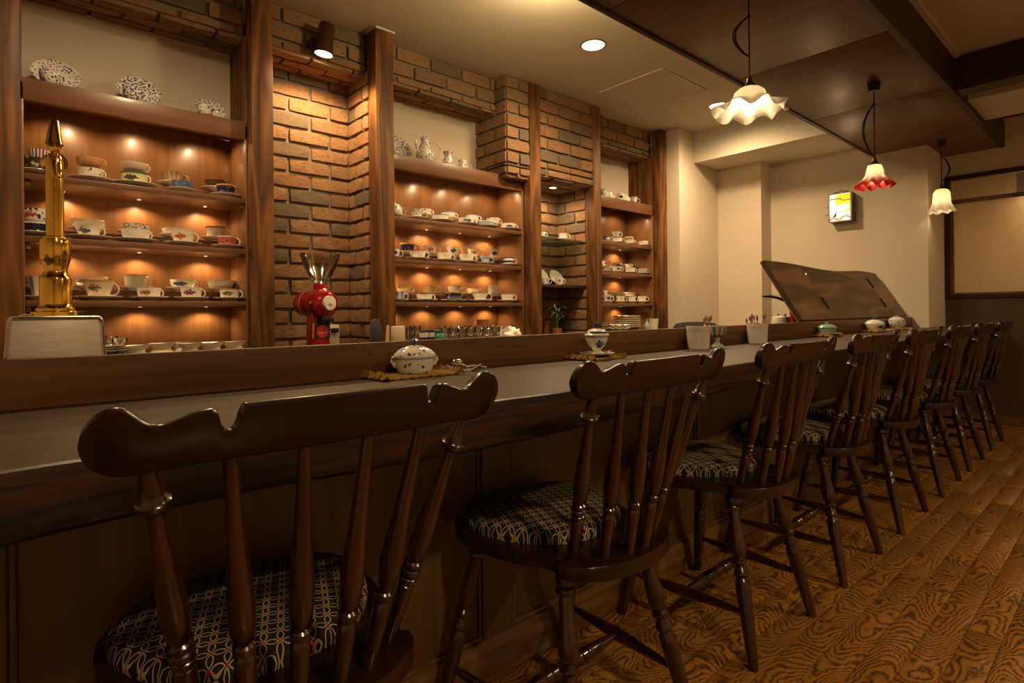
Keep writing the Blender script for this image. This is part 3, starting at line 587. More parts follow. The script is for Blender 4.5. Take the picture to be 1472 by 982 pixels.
# narrow niche shelves
solo('glass_shelf', 'green edged glass shelf in the narrow brick niche', 'shelf', B((-.31, -.15, -.004), (.31, .17, .004), .001), MT['gglass'], (3.235, 3.225, 1.522))
solo('dark_shelf', 'dark wooden shelf in the narrow brick niche', 'shelf', B((-.31, -.15, -.012), (.31, .17, .012), .002), MT['beam'], (3.235, 3.225, 1.150))
cup(810, 14, 10, 3.20, 1.5265, CM['gold'], 'gold rimmed white cup on the glass shelf', 'front of the brick niche', 'straight', 1.9); cup(780, 9, 8, 3.18, 1.5265, CM['gold'], 'gold rimmed cup at the left on the glass shelf', 'beside the post', 'straight', 1.9)
ellipse_plate('plate', 'white plate with small red flowers standing in the brick niche', 800, 392, 0, 12.5, china('niche_plate', WH, scat=RED, sc=45, th=.33), 3.26, 1.1625)
cup(803, 11, 11, 3.15, 1.1625, CM['orange'], 'small mug before the white plate in the brick niche', 'dark shelf', 'straight', None)
ellipse_plate('plate', 'blue and white plate half hidden by the post in the brick niche', 778, 390, 0, 14, CM['bluespot'], 3.28, 1.1625)
cup(783, 13, 10, 3.16, 1.1625, CM['onion'], 'blue flowered cup before the blue plate in the brick niche', 'dark shelf', 'straight', None)
p = at(785, 480, 3.0); solo('copper_jar', 'brown copper jar at the foot of the brick niche', 'jar', MB().lathe([(.001, 0), (.026, 0), (.027, .02), (.024, .07), (.024, .095), (.028, .1), (.028, .108), (.001, .108)], 24), plain('copper', (.25, .09, .03), .3, .7), (p.x, 3.0, .7655))
pt = thing('potted_palm', 'small green palm seedling growing in front of the brick niche', 'plant', (at(801, 480, 2.95).x, 2.95, .7655)); 
part('pot', MB().lathe([(.001, 0), (.028, 0), (.036, .055), (.038, .06), (.03, .06), (.001, .05)], 20), CM['terracotta'], pt)
green = plain('palm_leaf', (.035, .11, .02), .5)
part('stem', MB().tube([(-.004, 0, .05), (-.006, 0, .09), (-.012, 0, .15)], .003, 6).tube([(.004, 0, .05), (.008, 0, .1), (.014, 0, .15)], .003, 6), green, pt)
for k in range(13):
    a = k*2.4; hb = .10+.008*k; q = MB(); Ln = .07+.012*(k % 4)
    d = Vector((math.cos(a), math.sin(a)*.8, 0)); pts = [Vector((0, 0, hb))+d*Ln*t+Vector((0, 0, .05*math.sin(t*2.4)-.01*t)) for t in (0, .3, .6, 1)]
    sd = Vector((-d.y, d.x, 0)); w4 = (.002, .008, .007, .0005); vs_ = [(q.bm.verts.new(x-sd*ww_), q.bm.verts.new(x+Vector((0, 0, .0016))), q.bm.verts.new(x+sd*ww_)) for x, ww_ in zip(pts, w4)]
    for i in range(3):
        for j in (0, 1): q.bm.faces.new((vs_[i][j], vs_[i][j+1], vs_[i+1][j+1], vs_[i+1][j]))
    part('leaf', q, green, pt)
# ------------------------------------------------------------------ bottom row behind the ledge
ZW = .7655
def dish(px, wpx, label, hz=.034, Y=3.05):
    p = at(px, 496, Y); dd = depth(p)/F; r = wpx*dd/2; t = thing('gravy_boat', label, 'dish', (p.x, p.y, ZW+.0))
    fl = lambda i, a, rr, zz: (rr*(1+.22*max(0, math.cos(a+.72))**3), zz+(.006*max(0, math.cos(a+.72))**3 if zz > .03 else 0))
    part('bowl', MB().lathe([(.001, 0), (r*.92, 0), (r*.95, .006), (r*.62, .022), (r*.6, .03), (r*.98, hz+.018), (r*.94, hz+.018), (r*.5, .034), (.001, .03)], 28, None, fl), CM['creamwhite'], t)
    part('spout', MB().tube([(r*.55*math.cos(2.4), r*.55*math.sin(2.4), .036), (r*1.0*math.cos(2.4), r*1.0*math.sin(2.4), hz+.014)], [.006, .004], 6), CM['creamwhite'], t); return t
for px, wd, lab in ((192, 40, 'first from left'), (232, 33, 'second from left'), (258, 22, 'small one in the middle'), (272, 32, 'third large one from left'), (303, 34, 'second from right'), (335, 32, 'first from right')):
    dish(px, wd, 'low cream gravy dish behind the ledge under the left cabinet, '+lab, Y=3.0 if px not in (232, 258) else 3.12)
for k in range(3): tag(link('plate', MB().lathe([(.001, 0), (.04, 0), (.065, .008), (.065, .01), (.001, .004)], 24).mesh('plate', CM['grey'] if k == 1 else MT['white']), None, (at(156, 500, 2.95).x, 2.95, ZW+.03+.0095*k)), ['lowest', 'middle grey', 'topmost'][k]+' small plate stacked behind the metal box', 'plate')
solo('riser_block', 'small dark block under the stacked plates by the metal box', 'block', B((-.05, -.04, 0), (.05, .04, .029), .002), MT['black'], (at(156, 500, 2.95).x, 2.95, ZW))
def glass(px, Y, r, h, label, group, stem=False, mk='glass', z=ZW):
    p = at(px, 480, Y); pr = [(.001, .003), (r*.8, .0), (r*.85, .003), (r, h), (r-.0015, h), (r*.8, .006), (.001, .006)]
    if stem: pr = [(.001, 0), (r*.8, 0), (r*.8, .002), (.004, .006), (.003, h*.45), (r*.7, h*.55), (r, h*.75), (r*.9, h), (r*.88, h), (.001, h*.56)]
    solo('glass', label, 'glass', MB().lathe(pr, 20), MT[mk], (p.x, Y, z), 0, group)
glass(172, 2.9, .030, .09, 'small clear stemmed glass right of the metal box', None, True)
glass(160, 3.05, .028, .095, 'clear glass behind the small stemmed glass by the metal box', None, True)
gi = 0; ORD = ['first', 'second', 'third', 'fourth', 'fifth', 'sixth', 'seventh', 'eighth', 'ninth', 'tenth', 'eleventh']
for r in range(3):
    for k in range(9):
        px = 628+k*12.2+r*4; Y = 2.72+.11*r
        glass(px, Y, .027, .088+.006*((k+r) % 3), ORD[k]+' from left in the '+['front', 'middle', 'rear'][r]+' row of clear glasses below the middle cabinet', 'rows of clear glasses below the middle cabinet', (k+r) % 2 == 0)
for k, px in enumerate((583, 590, 598)): glass(px, 2.72, .028, .115, 'clear straight tumbler with red marks, '+['left', 'middle', 'right'][k]+' of three behind the ledge', None)
p = at(572, 485, 2.68); q = thing('napkin_holder', 'pale beige wooden napkin block behind the ledge', 'holder', (p.x, 2.68, ZW)); part('block', B((-.032, -.02, 0), (.032, .02, .115), .006), plain('pale_wood', (.62, .48, .33), .6), q)
p = at(557, 485, 2.66); solo('wooden_spatula', 'pale wooden stick standing beside the beige block', 'spatula', MB().tube([(-.002, 0, 0), (0, 0, .08), (.003, 0, .122)], [.011, .009, .006], 10), plain('stick_wood', (.60, .40, .18), .6), (p.x, 2.66, ZW))
p = at(541, 485, 2.62); pd = thing('black_paddle', 'dark grey rounded upright handle behind the ledge right of the grinder', 'handle', (p.x, 2.62, ZW))
part('blade', MB().prism([(-.036, 0), (.036, 0), (.032, .06), (.024, .12), (.008, .152), (-.012, .158), (-.026, .145), (-.032, .10)], -.012, .012, Matrix.Rotation(PI/2, 4, 'X') @ Matrix.Identity(4), .004), plain('charcoal_rubber', (.05, .052, .055), .5), pd)
for px, w_, mk, lab in ((609, .024, 'blueband', 'small blue and white banded cup behind the ledge, left'), (619, .024, 'blueband', 'small blue and white banded cup behind the ledge, right')):
    p = at(px, 480, 2.62); solo('small_cup', lab, 'cup', MB().lathe([(.001, 0), (w_*.85, 0), (w_, .075), (w_, .088), (w_*.93, .088), (.001, .01)], 24), CM[mk], (p.x, 2.62, ZW))
p = at(631, 480, 2.6); solo('green_jar', 'small green glazed jar behind the ledge', 'jar', MB().lathe([(.001, 0), (.02, 0), (.034, .03), (.034, .055), (.02, .072), (.024, .085), (.02, .085), (.001, .06)], 24), plain('green_glaze', (.03, .16, .10), .15, coat=.5), (p.x, 2.6, ZW))
for k in range(4): p = at(693, 465, 3.16); solo('clay_dish', 'terracotta dish stacked under the middle cabinet, '+['lowest', 'second from bottom', 'third from bottom', 'topmost'][k], 'dish', MB().lathe([(.001, 0), (.048, 0), (.052, .02), (.047, .02), (.001, .008)], 28), CM['terracotta'], (p.x, 3.16, ZW+.05+.0208*k))
solo('clay_stand', 'low block under the stacked terracotta dishes', 'block', B((-.05, -.04, 0), (.05, .04, .0495)), MT['panel'], (at(693, 465, 3.16).x, 3.16, ZW))
cl = MB(); bmesh.ops.create_icosphere(cl.bm, subdivisions=4, radius=1); rr = random.Random(3)
from mathutils import noise as MN
for v in cl.bm.verts:
    f = 1+.35*MN.noise(v.co*2.2)+.22*abs(MN.noise(v.co*5)); v.co = Vector((v.co.x*.085*f, v.co.y*.05*f, max(0, .02+(v.co.z)*.062*f)))
solo('folded_cloth', 'crumpled white cloth behind the ledge at the right of the glasses', 'cloth', cl, plain('white_cloth', (.72, .66, .56), .9), (at(733, 478, 2.72).x, 2.72, ZW), ang=80)
# right cabinet foot
for k in range(6): p = at(902, 470, 3.15); solo('plate', 'cream plate in the tall stack below the right cabinet, '+['lowest', 'second', 'third', 'fourth', 'fifth', 'topmost'][k]+' from the bottom' if k else 'cream plate at the bottom of the tall stack below the right cabinet', 'plate', MB().lathe([(.001, 0), (.09, 0), (.125, .014), (.125, .018), (.08, .006), (.001, .006)], 36), CM['creamwhite'], (p.x, 3.16, ZW+.03+.0185*k))
solo('plate_stand', 'low dark stand under the tall stack of cream plates', 'block', B((-.09, -.07, 0), (.09, .07, .0295)), MT['panel'], (at(902, 470, 3.15).x, 3.16, ZW))
sfl = lambda i, a, r, z: (r*(1+.07*math.cos(9*a)) if r > .06 else r, z+(.004*math.cos(9*a) if r > .06 else 0))
for k in range(2): solo('scalloped_dish', 'white scalloped dish in front of the plate stack, '+['lower', 'upper'][k]+' one', 'dish', MB().lathe([(.001, 0), (.05, 0), (.085, .026), (.083, .028), (.001, .008)], 54, None, sfl), MT['white'], (at(890, 472, 2.86).x, 2.86, ZW+.02+.026*k))
solo('dish_stand', 'small block under the scalloped dishes', 'block', B((-.05, -.05, 0), (.05, .05, .0195)), MT['panel'], (at(890, 472, 2.86).x, 2.86, ZW))
for k in range(5): solo('small_dish', 'small brown rimmed dish stacked left of the cream plates, '+['lowest', 'second', 'third', 'fourth', 'top'][k], 'dish', MB().lathe([(.001, 0), (.03, 0), (.05, .013), (.047, .014), (.001, .005)], 24), MT['white'] if k % 2 else CM['beige'], (at(871, 470, 2.95).x, 2.95, ZW+.0145*k+.022*0+.02))
p = at(930, 470, 3.05); solo('sake_flask', 'small grey blue flask right of the plate stack', 'bottle', MB().lathe([(.001, 0), (.026, 0), (.034, .03), (.026, .06), (.009, .085), (.008, .105), (.012, .112), (.001, .112)], 24), plain('blue_grey_glaze', (.30, .33, .36), .25), (p.x, 3.05, ZW))
p = at(940, 468, 3.05); solo('white_beaker', 'plain cream beaker at the right end below the right cabinet', 'cup', MB().lathe([(.001, 0), (.036, 0), (.044, .112), (.041, .112), (.001, .01)], 28), CM['creamwhite'], (p.x, 3.05, ZW))
# ------------------------------------------------------------------ brass beer tower + metal box
bx = thing('metal_box', 'brushed metal box with rounded rim standing behind the ledge at the left', 'box', (at(80, 500, 1.42).x, 1.42, .76))
bX = lambda px: at(px, 460, 1.33).x-bx.location.x
a0, a1 = bX(10), bX(149); b0_, b1_ = bX(-3), bX(157)
bm_ = MB(); hb = H-.76+.001
for (l0, r0, z) in ((b0_, b1_, -.0), ):
    vs_ = [bm_.bm.verts.new(c) for c in ((b0_, -.09, 0), (b1_, -.09, 0), (b1_, .07, 0), (b0_, .07, 0), (a0, -.086, hb), (a1, -.086, hb), (a1, .066, hb), (a0, .066, hb))]
    for f in ((0, 1, 5, 4), (1, 2, 6, 5), (2, 3, 7, 6), (3, 0, 4, 7), (4, 5, 6, 7), (3, 2, 1, 0)): bm_.bm.faces.new([vs_[i] for i in f])
bmesh.ops.bevel(bm_.bm, geom=bm_.bm.edges[:], offset=.008, segments=3, affect='EDGES', profile=.5)
part('body', bm_, MT['brushed'], bx)
part('rim', MB().tube([(b0_+.002, -.0905, .01), (a0+.001, -.089, hb-.014), (a0+.008, -.089, hb-.004), (a1-.008, -.089, hb-.004), (a1-.001, -.089, hb-.014), (b1_-.002, -.0905, .01)], .0022, 6), MT['steel'], bx)
YT = 1.43; s1 = YT/1.85; zt = lambda y: H+at(80, y, YT).z-H-.95
tw = thing('beer_tower', 'tall polished brass beer tap tower standing on the metal box', 'beer tap', (at(80, 400, YT).x, YT, H+.001))
Z = lambda y: (at(80, y, YT).z-at(80, 454.5, YT).z); W = lambda n: n*depth(at(80, 400, YT))/F/2
part('base_flange', MB().lathe([(.001, 0), (W(57), 0), (W(57), Z(449)), (W(46), Z(447)), (W(46), Z(444)), (W(40), Z(442)), (W(38), Z(439)), (W(37), Z(438))], 36), MT['brass'], tw)
part('lower_body', MB().lathe([(W(37), Z(438)), (W(38), Z(402)), (W(36), Z(399)), (W(31), Z(396)), (W(28), Z(392)), (W(27), Z(390)), (W(34), Z(375)), (W(36), Z(373)), (W(36), Z(349)), (W(34), Z(345)), (W(28), Z(344)), (W(28), Z(342)), (W(21), Z(340))], 36), MT['brass'], tw)
part('column', MB().lathe([(W(21), Z(341)), (W(21), Z(240)), (W(20), Z(231)), (W(17), Z(225)), (W(12), Z(222)), (.001, Z(221))], 36), MT['brass'], tw, ang=25)
hx = .0; part('cross_barrel', MB().lathe([(.001, -W(22)), (W(24), -W(22)), (W(26), -W(16)), (W(26), W(16)), (W(24), W(22)), (.001, W(22))], 28, Matrix.Translation((hx, .012, Z(233))) @ Matrix.Rotation(PI/2, 4, 'X') @ Matrix.Rotation(.5, 4, 'Y')), MT['brass'], tw)
part('handle', MB().lathe([(W(9), Z(222)), (W(13), Z(219)), (W(14), Z(213)), (W(17), Z(211)), (W(22), Z(208.5)), (W(20), Z(206)), (W(10), Z(174)), (W(8), Z(172.5)), (.001, Z(172))], 16), MT['brass'], tw, ang=30)
part('spout', MB().tube([(.0, -.012, Z(236)), (.0, -.04, Z(238)), (-.0, -.055, Z(246)), (0, -.056, Z(262))], [.010, .010, .0095, .009], 14), MT['brass'], tw)
ch_ = thing('bead_chain', 'thin silver bead chain lying on the metal box left of the brass tower', 'chain', (at(50, 452, 1.42).x, 1.42, H+.001)); bd = MB()
for k in range(16): bmesh.ops.create_icosphere(bd.bm, subdivisions=1, radius=.0017, matrix=Matrix.Translation((-.022+.0028*k, .006*math.sin(k*.9), .0018+.0018*max(0, math.sin(k*.5)))))
part('beads', bd, MT['steel'], ch_)['kind'] = 'stuff'
solo('black_block', 'small black block on the metal box right of the brass tower', 'block', B((-.012, -.01, 0), (.012, .01, .009), .001), MT['black'], (at(115, 450, 1.43).x, 1.44, H+.001))
# ------------------------------------------------------------------ coffee grinder
YG = 2.95; gp = at(458, 480, YG); gr = thing('coffee_grinder', 'red coffee grinder with a clear hopper in front of the brick niche', 'coffee grinder', (gp.x, YG, ZW)); gs = depth(gp)/F
redm = plain('red_enamel', (.30, .008, .010), .18, .2, coat=.7); zz = lambda y: at(458, y, YG).z-ZW
part('base', B((-.055, -.07, 0), (.055, .09, .012), .003), MT['steel'], gr)
part('pillar', B((-.05, -.03, .012), (.05, .05, zz(448)), .008), redm, gr)
fd = Vector((.10, -.995, 0)).normalized()
MG = Matrix.Translation((.01, -.02, zz(436))) @ Matrix.Rotation(.32, 4, 'Z') @ Matrix.Rotation(PI/2, 4, 'X')
part('motor_body', MB().lathe([(.001, -.16), (.055, -.16), (.066, -.145), (.068, -.05), (.074, -.045), (.080, -.02), (.080, .02), (.078, .035), (.06, .045), (.035, .052), (.001, .052)], 36, MG), redm, gr)
part('chrome_band', MB().lathe([(.0695, -.10), (.0705, -.099), (.0705, -.094), (.0695, -.093)], 36, MG, None, True), plain('orange_band', (.55, .18, .03), .3), gr)
part('dial', MB().lathe([(.001, .05), (.038, .05), (.040, .054), (.038, .068), (.008, .070), (.007, .078), (.001, .078)], 32, MG), MT['white'], gr, label='white adjustment dial')
for s in (-1, 1): part('knob', MB().lathe([(.001, 0), (.010, 0), (.012, .006), (.010, .012), (.001, .013)], 16, MG @ Matrix.Translation((s*.083, -.0, .01))), MT['steel'], gr)
part('hopper_collar', MB().lathe([(.03, zz(425)), (.036, zz(421)), (.036, zz(410)), (.034, zz(408)), (.03, zz(408))], 28, Matrix.Translation((.012, 0, 0))), redm, gr)
part('hopper', MB().lathe([(.033, zz(410)), (.036, zz(407)), (.058, zz(398)), (.082, zz(385)), (.100, zz(370)), (.104, zz(365)), (.102, zz(365)), (.098, zz(370)), (.080, zz(385)), (.056, zz(398))], 36, Matrix.Translation((.012, 0, 0)), None, True), glassm('hopper_plastic', (.86, .84, .78), .08, .06), gr, label='clear plastic bean hopper')
part('chute', MB().box((-.035, -.075, zz(463)), (.035, -.03, zz(456)), .004, Matrix.Translation((.02, 0, 0))), MT['black'], gr)
lb = part('label_panel', B((-.050, -.0325, zz(487)), (.050, -.0305, zz(462))), plain('label_black', (.02, .02, .02), .5), gr)
part('label_disc', MB().lathe([(.001, 0), (.033, 0), (.033, .001), (.001, .001)], 32, Matrix.Translation((.008, -.0327, zz(476))) @ Matrix.Rotation(PI/2, 4, 'X')), plain('label_red', (.55, .02, .02), .5), gr)
part('label_flash', MB().prism([(-.048, zz(486)), (-.040, zz(486)), (-.034, zz(464)), (-.046, zz(464))], .0328, .0332, Matrix.Rotation(PI/2, 4, 'X')), plain('label_orange', (.65, .16, .02), .5), gr)
def text(s, size, M, m, parent, name='lettering'):
    c = D.curves.new('t', 'FONT'); c.body = s; c.size = size; c.align_x = 'CENTER'; c.align_y = 'CENTER'; c.extrude = .0003
    o = D.objects.new('t', c); COL.objects.link(o); bpy.context.view_layer.update()
    me = D.meshes.new_from_object(o.evaluated_get(bpy.context.evaluated_depsgraph_get())); D.objects.remove(o); me.transform(M); me.materials.clear(); me.materials.append(m); return link(name, me, parent)
text('KALITA', .014, Matrix.Translation((.008, -.034, zz(478))) @ Matrix.Rotation(PI/2, 4, 'X'), MT['white'], gr)
part('emblem', MB().tube([(-.002, -.034, zz(471)), (.004, -.034, zz(473.5)), (.012, -.034, zz(473.5)), (.018, -.034, zz(471)), (.014, -.034, zz(469)), (.002, -.034, zz(469)), (-.002, -.034, zz(471))], .0009, 5), MT['white'], gr)
so = thing('power_socket', 'beige socket block with a black plug right of the grinder', 'socket', (at(478, 483, 3.2).x, 3.2, ZW)); part('box', B((-.035, -.02, 0), (.035, .02, .12), .004), CM['creamwhite'], so); part('plug', MB().box((-.022, -.045, .075), (.022, -.02, .1), .005).tube([(-.02, -.035, .09), (-.05, -.04, .1), (-.07, -.05, .07), (-.09, -.06, .0)], .004, 6), MT['black'], so)
# ------------------------------------------------------------------ things on the counter
def onledge(px, r, extra=0):
    Yc = YL-r-.003-extra; p = at(px, 500, Yc); return Vector((p.x, Yc, ZT))
straw = plain('straw_mat', (.27, .14, .025), .95)
def mat_mat(x0, x1, y0, y1, label):
    t = thing('woven_mat', label, 'mat', ((x0+x1)/2, (y0+y1)/2, ZT+.0005)); hw, hd = (x1-x0)/2, (y1-y0)/2
    m_ = MB(); n = 14
    for k in range(n):
        y = -hd+2*hd*(k+.5)/n; m_.tube([(-hw+2*hw*j/24, y+.0006*math.sin(j*2+k), .0034+.0014*math.sin(j*1.9+k*2.2)) for j in range(25)], hd/n*1.05, 6)
    part('weave', m_, straw, t); f = MB(); rr = random.Random(int(x0*100))
    for s in (-1, 1):
        for k in range(22):
            y = -hd+2*hd*k/21; x = s*hw; f.tube([(x, y, .004), (x+s*.008, y+rr.uniform(-.006, .006), .008+rr.random()*.010), (x+s*(.014+.012*rr.random()), y+rr.uniform(-.008, .008), .004)], [.003, .0042, .0022], 5)
    fr = part('fringe', f, straw, t); fr['kind'] = 'stuff'
# 1 lidded sugar bowl (oval, two handles)
p = onledge(596, .048); mat_mat(p.x-.105, p.x+.085, p.y-.062, p.y+.045, 'brown woven straw mat under the large blue and white sugar bowl')
sb = thing('sugar_bowl', 'large oval blue and white lidded sugar bowl on a straw mat', 'sugar bowl', (p.x, p.y, ZT+.0085), -.25)
ov = Matrix.Diagonal((1.2, .9, .74, 1)); sw = .0435
part('bowl', MB().lathe([(.001, 0), (sw*.80, 0), (sw*.84, .004), (sw*.92, .022), (sw*1.0, .045), (sw*1.02, .052), (sw*.97, .052), (sw*.8, .01), (.001, .006)], 40, ov), china('sugar_blue', WH, scat=(.06, .1, .3), sc=62, th=.52, band=(.3, .34, .45)), sb)
ld = part('lid', MB().lathe([(sw*1.03, .0525), (sw*1.04, .056), (sw*1.0, .064), (sw*.8, .077), (sw*.45, .088), (sw*.2, .092), (.001, .0925)], 40, ov), china('sugar_blue_lid', WH, scat=(.06, .1, .3), sc=66, th=.52), sb)
part('knob', MB().lathe([(.005, .091), (.004, .098), (.012, .102), (.013, .106), (.006, .112), (.001, .115)], 8, Matrix.Diagonal((.9, .9, .76, 1))), china('knob_blue', (.05, .08, .2), scat=WH, sc=200, th=.4), ld)
for s in (-1, 1): part('handle', MB().tube([(s*sw*1.0, 0, .016), (s*(sw*1.12+.002), 0, .018), (s*(sw*1.12+.009), 0, .030), (s*(sw*1.12+.007), 0, .040), (s*sw*1.12, 0, .040)], [.003, .005, .0055, .0045, .003], 8), CM['onion'], sb)
# spoon rest
p = onledge(667, .03, .012); sr = thing('spoon_rest', 'white folded spoon rest on the counter beside the large sugar bowl', 'spoon rest', (p.x, p.y, ZT+.0005), -.75)
q = MB(); q.prism([(-.046, .014), (-.018, 0), (.018, 0), (.046, .016), (.046, .019), (.018, .0035), (-.018, .0035), (-.046, .017)], -.015, .015, Matrix.Rotation(PI/2, 4, 'X')); part('rest', q, MT['white'], sr)
sp = thing('sugar_spoon', 'small silver sugar spoon with shell bowl lying on the white rest', 'spoon', (p.x, p.y, ZT+.006), -.95)
q = MB(); bmesh.ops.create_uvsphere(q.bm, u_segments=18, v_segments=10, radius=.017, matrix=Matrix.Translation((-.022, 0, .018)) @ Matrix.Diagonal((1, .95, .55, 1))); part('bowl', q, MT['steel'], sp)
part('handle', MB().tube([(-.01, 0, .012), (.008, 0, .006), (.03, 0, .010), (.052, 0, .004), (.062, 0, .002)], [.003, .0022, .002, .003, .004], 8), MT['steel'], sp)
# 2 footed sugar cup on saucer
p = onledge(858, .060); mat_mat(p.x-.078, p.x+.062, p.y-.058, p.y+.046, 'brown woven straw mat under the footed sugar cup')
solo('saucer', 'white saucer with blue rim under the footed sugar cup', 'saucer', MB().lathe([(.001, 0), (.03, 0), (.058, .010), (.059, .013), (.03, .005), (.001, .004)], 40), china('blue_ring_saucer', WH, scat=BLUE, sc=30, th=.42), (p.x, p.y, ZT+.0085))
SU = Matrix.Diagonal((1.12, 1.12, 1.12, 1)); su = thing('footed_sugar_cup', 'white footed sugar cup with blue banded lid on a saucer', 'sugar bowl', (p.x, p.y, ZT+.0145))
part('bowl', MB().lathe([(.001, 0), (.016, 0), (.016, .003), (.009, .008), (.012, .014), (.026, .03), (.033, .048), (.034, .056), (.031, .056), (.02, .03), (.001, .02)], 36, SU), china('pale_blue_band', WH, spot=(BLUE,), band=(.35, .38, .5)), su)
ld = part('lid', MB().lathe([(.036, .0562), (.0365, .058), (.031, .067), (.022, .074), (.008, .077), (.001, .0775)], 36, SU), china('blue_band_lid', WH, lowband=BLUE), su)
part('knob', MB().lathe([(.004, .077), (.0065, .083), (.0075, .090), (.005, .096), (.001, .099)], 12, SU), plain('blue_knob', BLUE, .2), ld)
sp = thing('small_spoon', 'small silver spoon lying on the saucer of the footed sugar cup', 'spoon', (p.x+.022, p.y-.026, ZT+.022), .1)
q = MB(); bmesh.ops.create_uvsphere(q.bm, u_segments=16, v_segments=8, radius=.011, matrix=Matrix.Translation((-.012, 0, .003)) @ Matrix.Diagonal((1.3, .9, .35, 1))); part('bowl', q, MT['steel'], sp); part('handle', MB().tube([(0, 0, .003), (.02, .004, .003), (.042, .01, .006)], [.0025, .0016, .0028], 6), MT['steel'], sp)
# 3 cutlery pots and goblet
def ribpot(px, wtop, wbot, hpx, label, extra=.02, forks=10, dark=.6, lean=0):
    p = onledge(px, .035, extra); dd = depth(p)/F; rt_, rb_, h = wtop*dd/2, wbot*dd/2, hpx*dd
    fl = lambda i, a, r, z: (r*(1+.02*math.cos(26*a)) if .008 < z < h*.80 and r > rb_*.8 else r, z)
    t = thing('ribbed_pot', label, 'pot', (p.x, p.y, ZT))
    part('body', MB().lathe([(.001, 0), (rb_*.98, 0), (rb_, .004), (rb_+.0005, .009)]+[(rb_+(rt_-rb_)*k/6, .012+(h*.8-.014)*k/6) for k in range(7)]+[(rt_+.0015, h*.82), (rt_+.002, h*.99), (rt_, h), (rt_-.003, h*.99), (rb_-.003, .008), (.001, .006)], 104, None, fl), plain('cream_pot', (.66, .62, .54), .4), t)
    part('gold_rim', MB().lathe([(rt_-.0028, h+.0002), (rt_+.0015, h+.0002), (rt_+.001, h+.0016), (rt_-.0025, h+.0016)], 40, None, None, True), MT['brass'], t)
    return p, rt_, h
def cutlery(p, rt_, h, xs, kind, where, L_=.04):
    rr = random.Random(kind+where)
    for k, (dx, ln) in enumerate(xs):
        t = thing(kind, ORD[k]+' '+kind+' from left standing handle up in '+where, 'cutlery', (p.x+dx*rt_*.749, p.y-dx*rt_*.662+rr.uniform(-.4, .4)*rt_*.6, ZT+.012), -.72, kind+'s in '+where)
        ti = dx*.25; z1 = h-.010+ln*1.9
        part('shaft', MB().tube([(-ti*.02, 0, 0), (ti*.01, 0, z1*.7), (ti*.03, 0, z1-.012)], [.002, .0018, .002], 6), MT['steel'], t)
        part('end', MB().tube([(ti*.03, 0, z1-.022), (ti*.032, 0, z1-.010), (ti*.034, 0, z1)], [.002, .0052, .0035], 8), MT['steel'], t)
P1 = ribpot(1004, 32, 30, 33, 'ribbed cream pot of spoons with gold rim, left of the two')
cutlery(*P1, [(.35, .012), (.5, .016), (.62, .02), (.72, .018), (.82, .021)], 'spoon', 'the left ribbed pot')
P2 = ribpot(1089, 27.5, 25.5, 28, 'ribbed cream pot of forks with gold rim, right of the two')
cutlery(*P2, [(-.8, .012), (-.7, .018), (-.6, .024), (-.5, .021), (-.38, .016), (-.25, .020), (-.1, .019), (.02, .020), (.1, .016), (.72, .022), (.8, .024)], 'fork', 'the right ribbed pot')
p = onledge(1029, .03, .015); dd = depth(p)/F; h = 31*dd; r = 13.5*dd
go = thing('goblet', 'small footed goblet with teal and orange panels behind the left ribbed pot', 'goblet', (p.x+.012, p.y, ZT))
part('foot', MB().lathe([(.001, 0), (r*.75, 0), (r*.72, h*.05), (r*.35, h*.14), (r*.22, h*.25), (r*.3, h*.33), (r*.24, h*.4), (r*.3, h*.5)], 28), plain('grey_green_glaze', (.40, .42, .34), .3, coat=.3), go)
part('bowl', MB().lathe([(r*.3, h*.48), (r*.75, h*.56), (r*.93, h*.75), (r*1.0, h), (r*.95, h), (r*.85, h*.76), (.001, h*.55)], 28), china('goblet_china', (.45, .44, .34), stripes=((.45, .13, .03), .8, (.06, .16, .16)), band=(.5, .48, .4)), go)
# 4 celadon pot, white-blue pot, round pot
def far_mat(px, wpx, label, r=.05):
    p = onledge(px, r); dd = depth(p)/F; mat_mat(p.x-wpx*dd*.5*.9, p.x+wpx*dd*.5*.9, p.y-r*1.05, p.y+r*.9, label); return p, dd
p, dd = far_mat(1189, 44, 'brown woven straw mat under the green lidded pot'); 
solo('saucer', 'grey green saucer under the green lidded pot', 'saucer', MB().lathe([(.001, 0), (14*dd, 0), (18*dd, .010), (18*dd, .013), (.001, .005)], 36), plain('grey_glaze', (.42, .42, .36), .3), (p.x, p.y, ZT+.0085))
ce = thing('celadon_pot', 'green glazed lidded sugar pot on a saucer and straw mat', 'sugar bowl', (p.x, p.y, ZT+.0142))
part('bowl', MB().lathe([(.001, 0), (9.5*dd, 0), (10*dd, .003), (12*dd, 6*dd), (12.6*dd, 9*dd), (11*dd, 9*dd), (.001, .006)], 32), CM['celadon'], ce)
ld = part('lid', MB().lathe([(13*dd, 9.1*dd), (13.2*dd, 9.8*dd), (9*dd, 13*dd), (3*dd, 14.6*dd), (.001, 14.8*dd)], 32), CM['celadon'], ce); part('knob', MB().lathe([(1.4*dd, 14.5*dd), (2.6*dd, 16*dd), (1.8*dd, 17.6*dd), (.001, 18*dd)], 16), CM['celadon'], ld)
p, dd = far_mat(1257, 40, 'brown woven straw mat under the white pot with blue flower')
wp = thing('white_pot', 'squat white lidded pot with a blue flower and blue knob', 'sugar bowl', (p.x, p.y, ZT+.0085))
part('bowl', MB().lathe([(.001, 0), (8.5*dd, 0), (11*dd, 4*dd), (13*dd, 9*dd), (12.8*dd, 10.5*dd), (11.5*dd, 10*dd), (.001, .006)], 32), CM['bluespot'], wp)
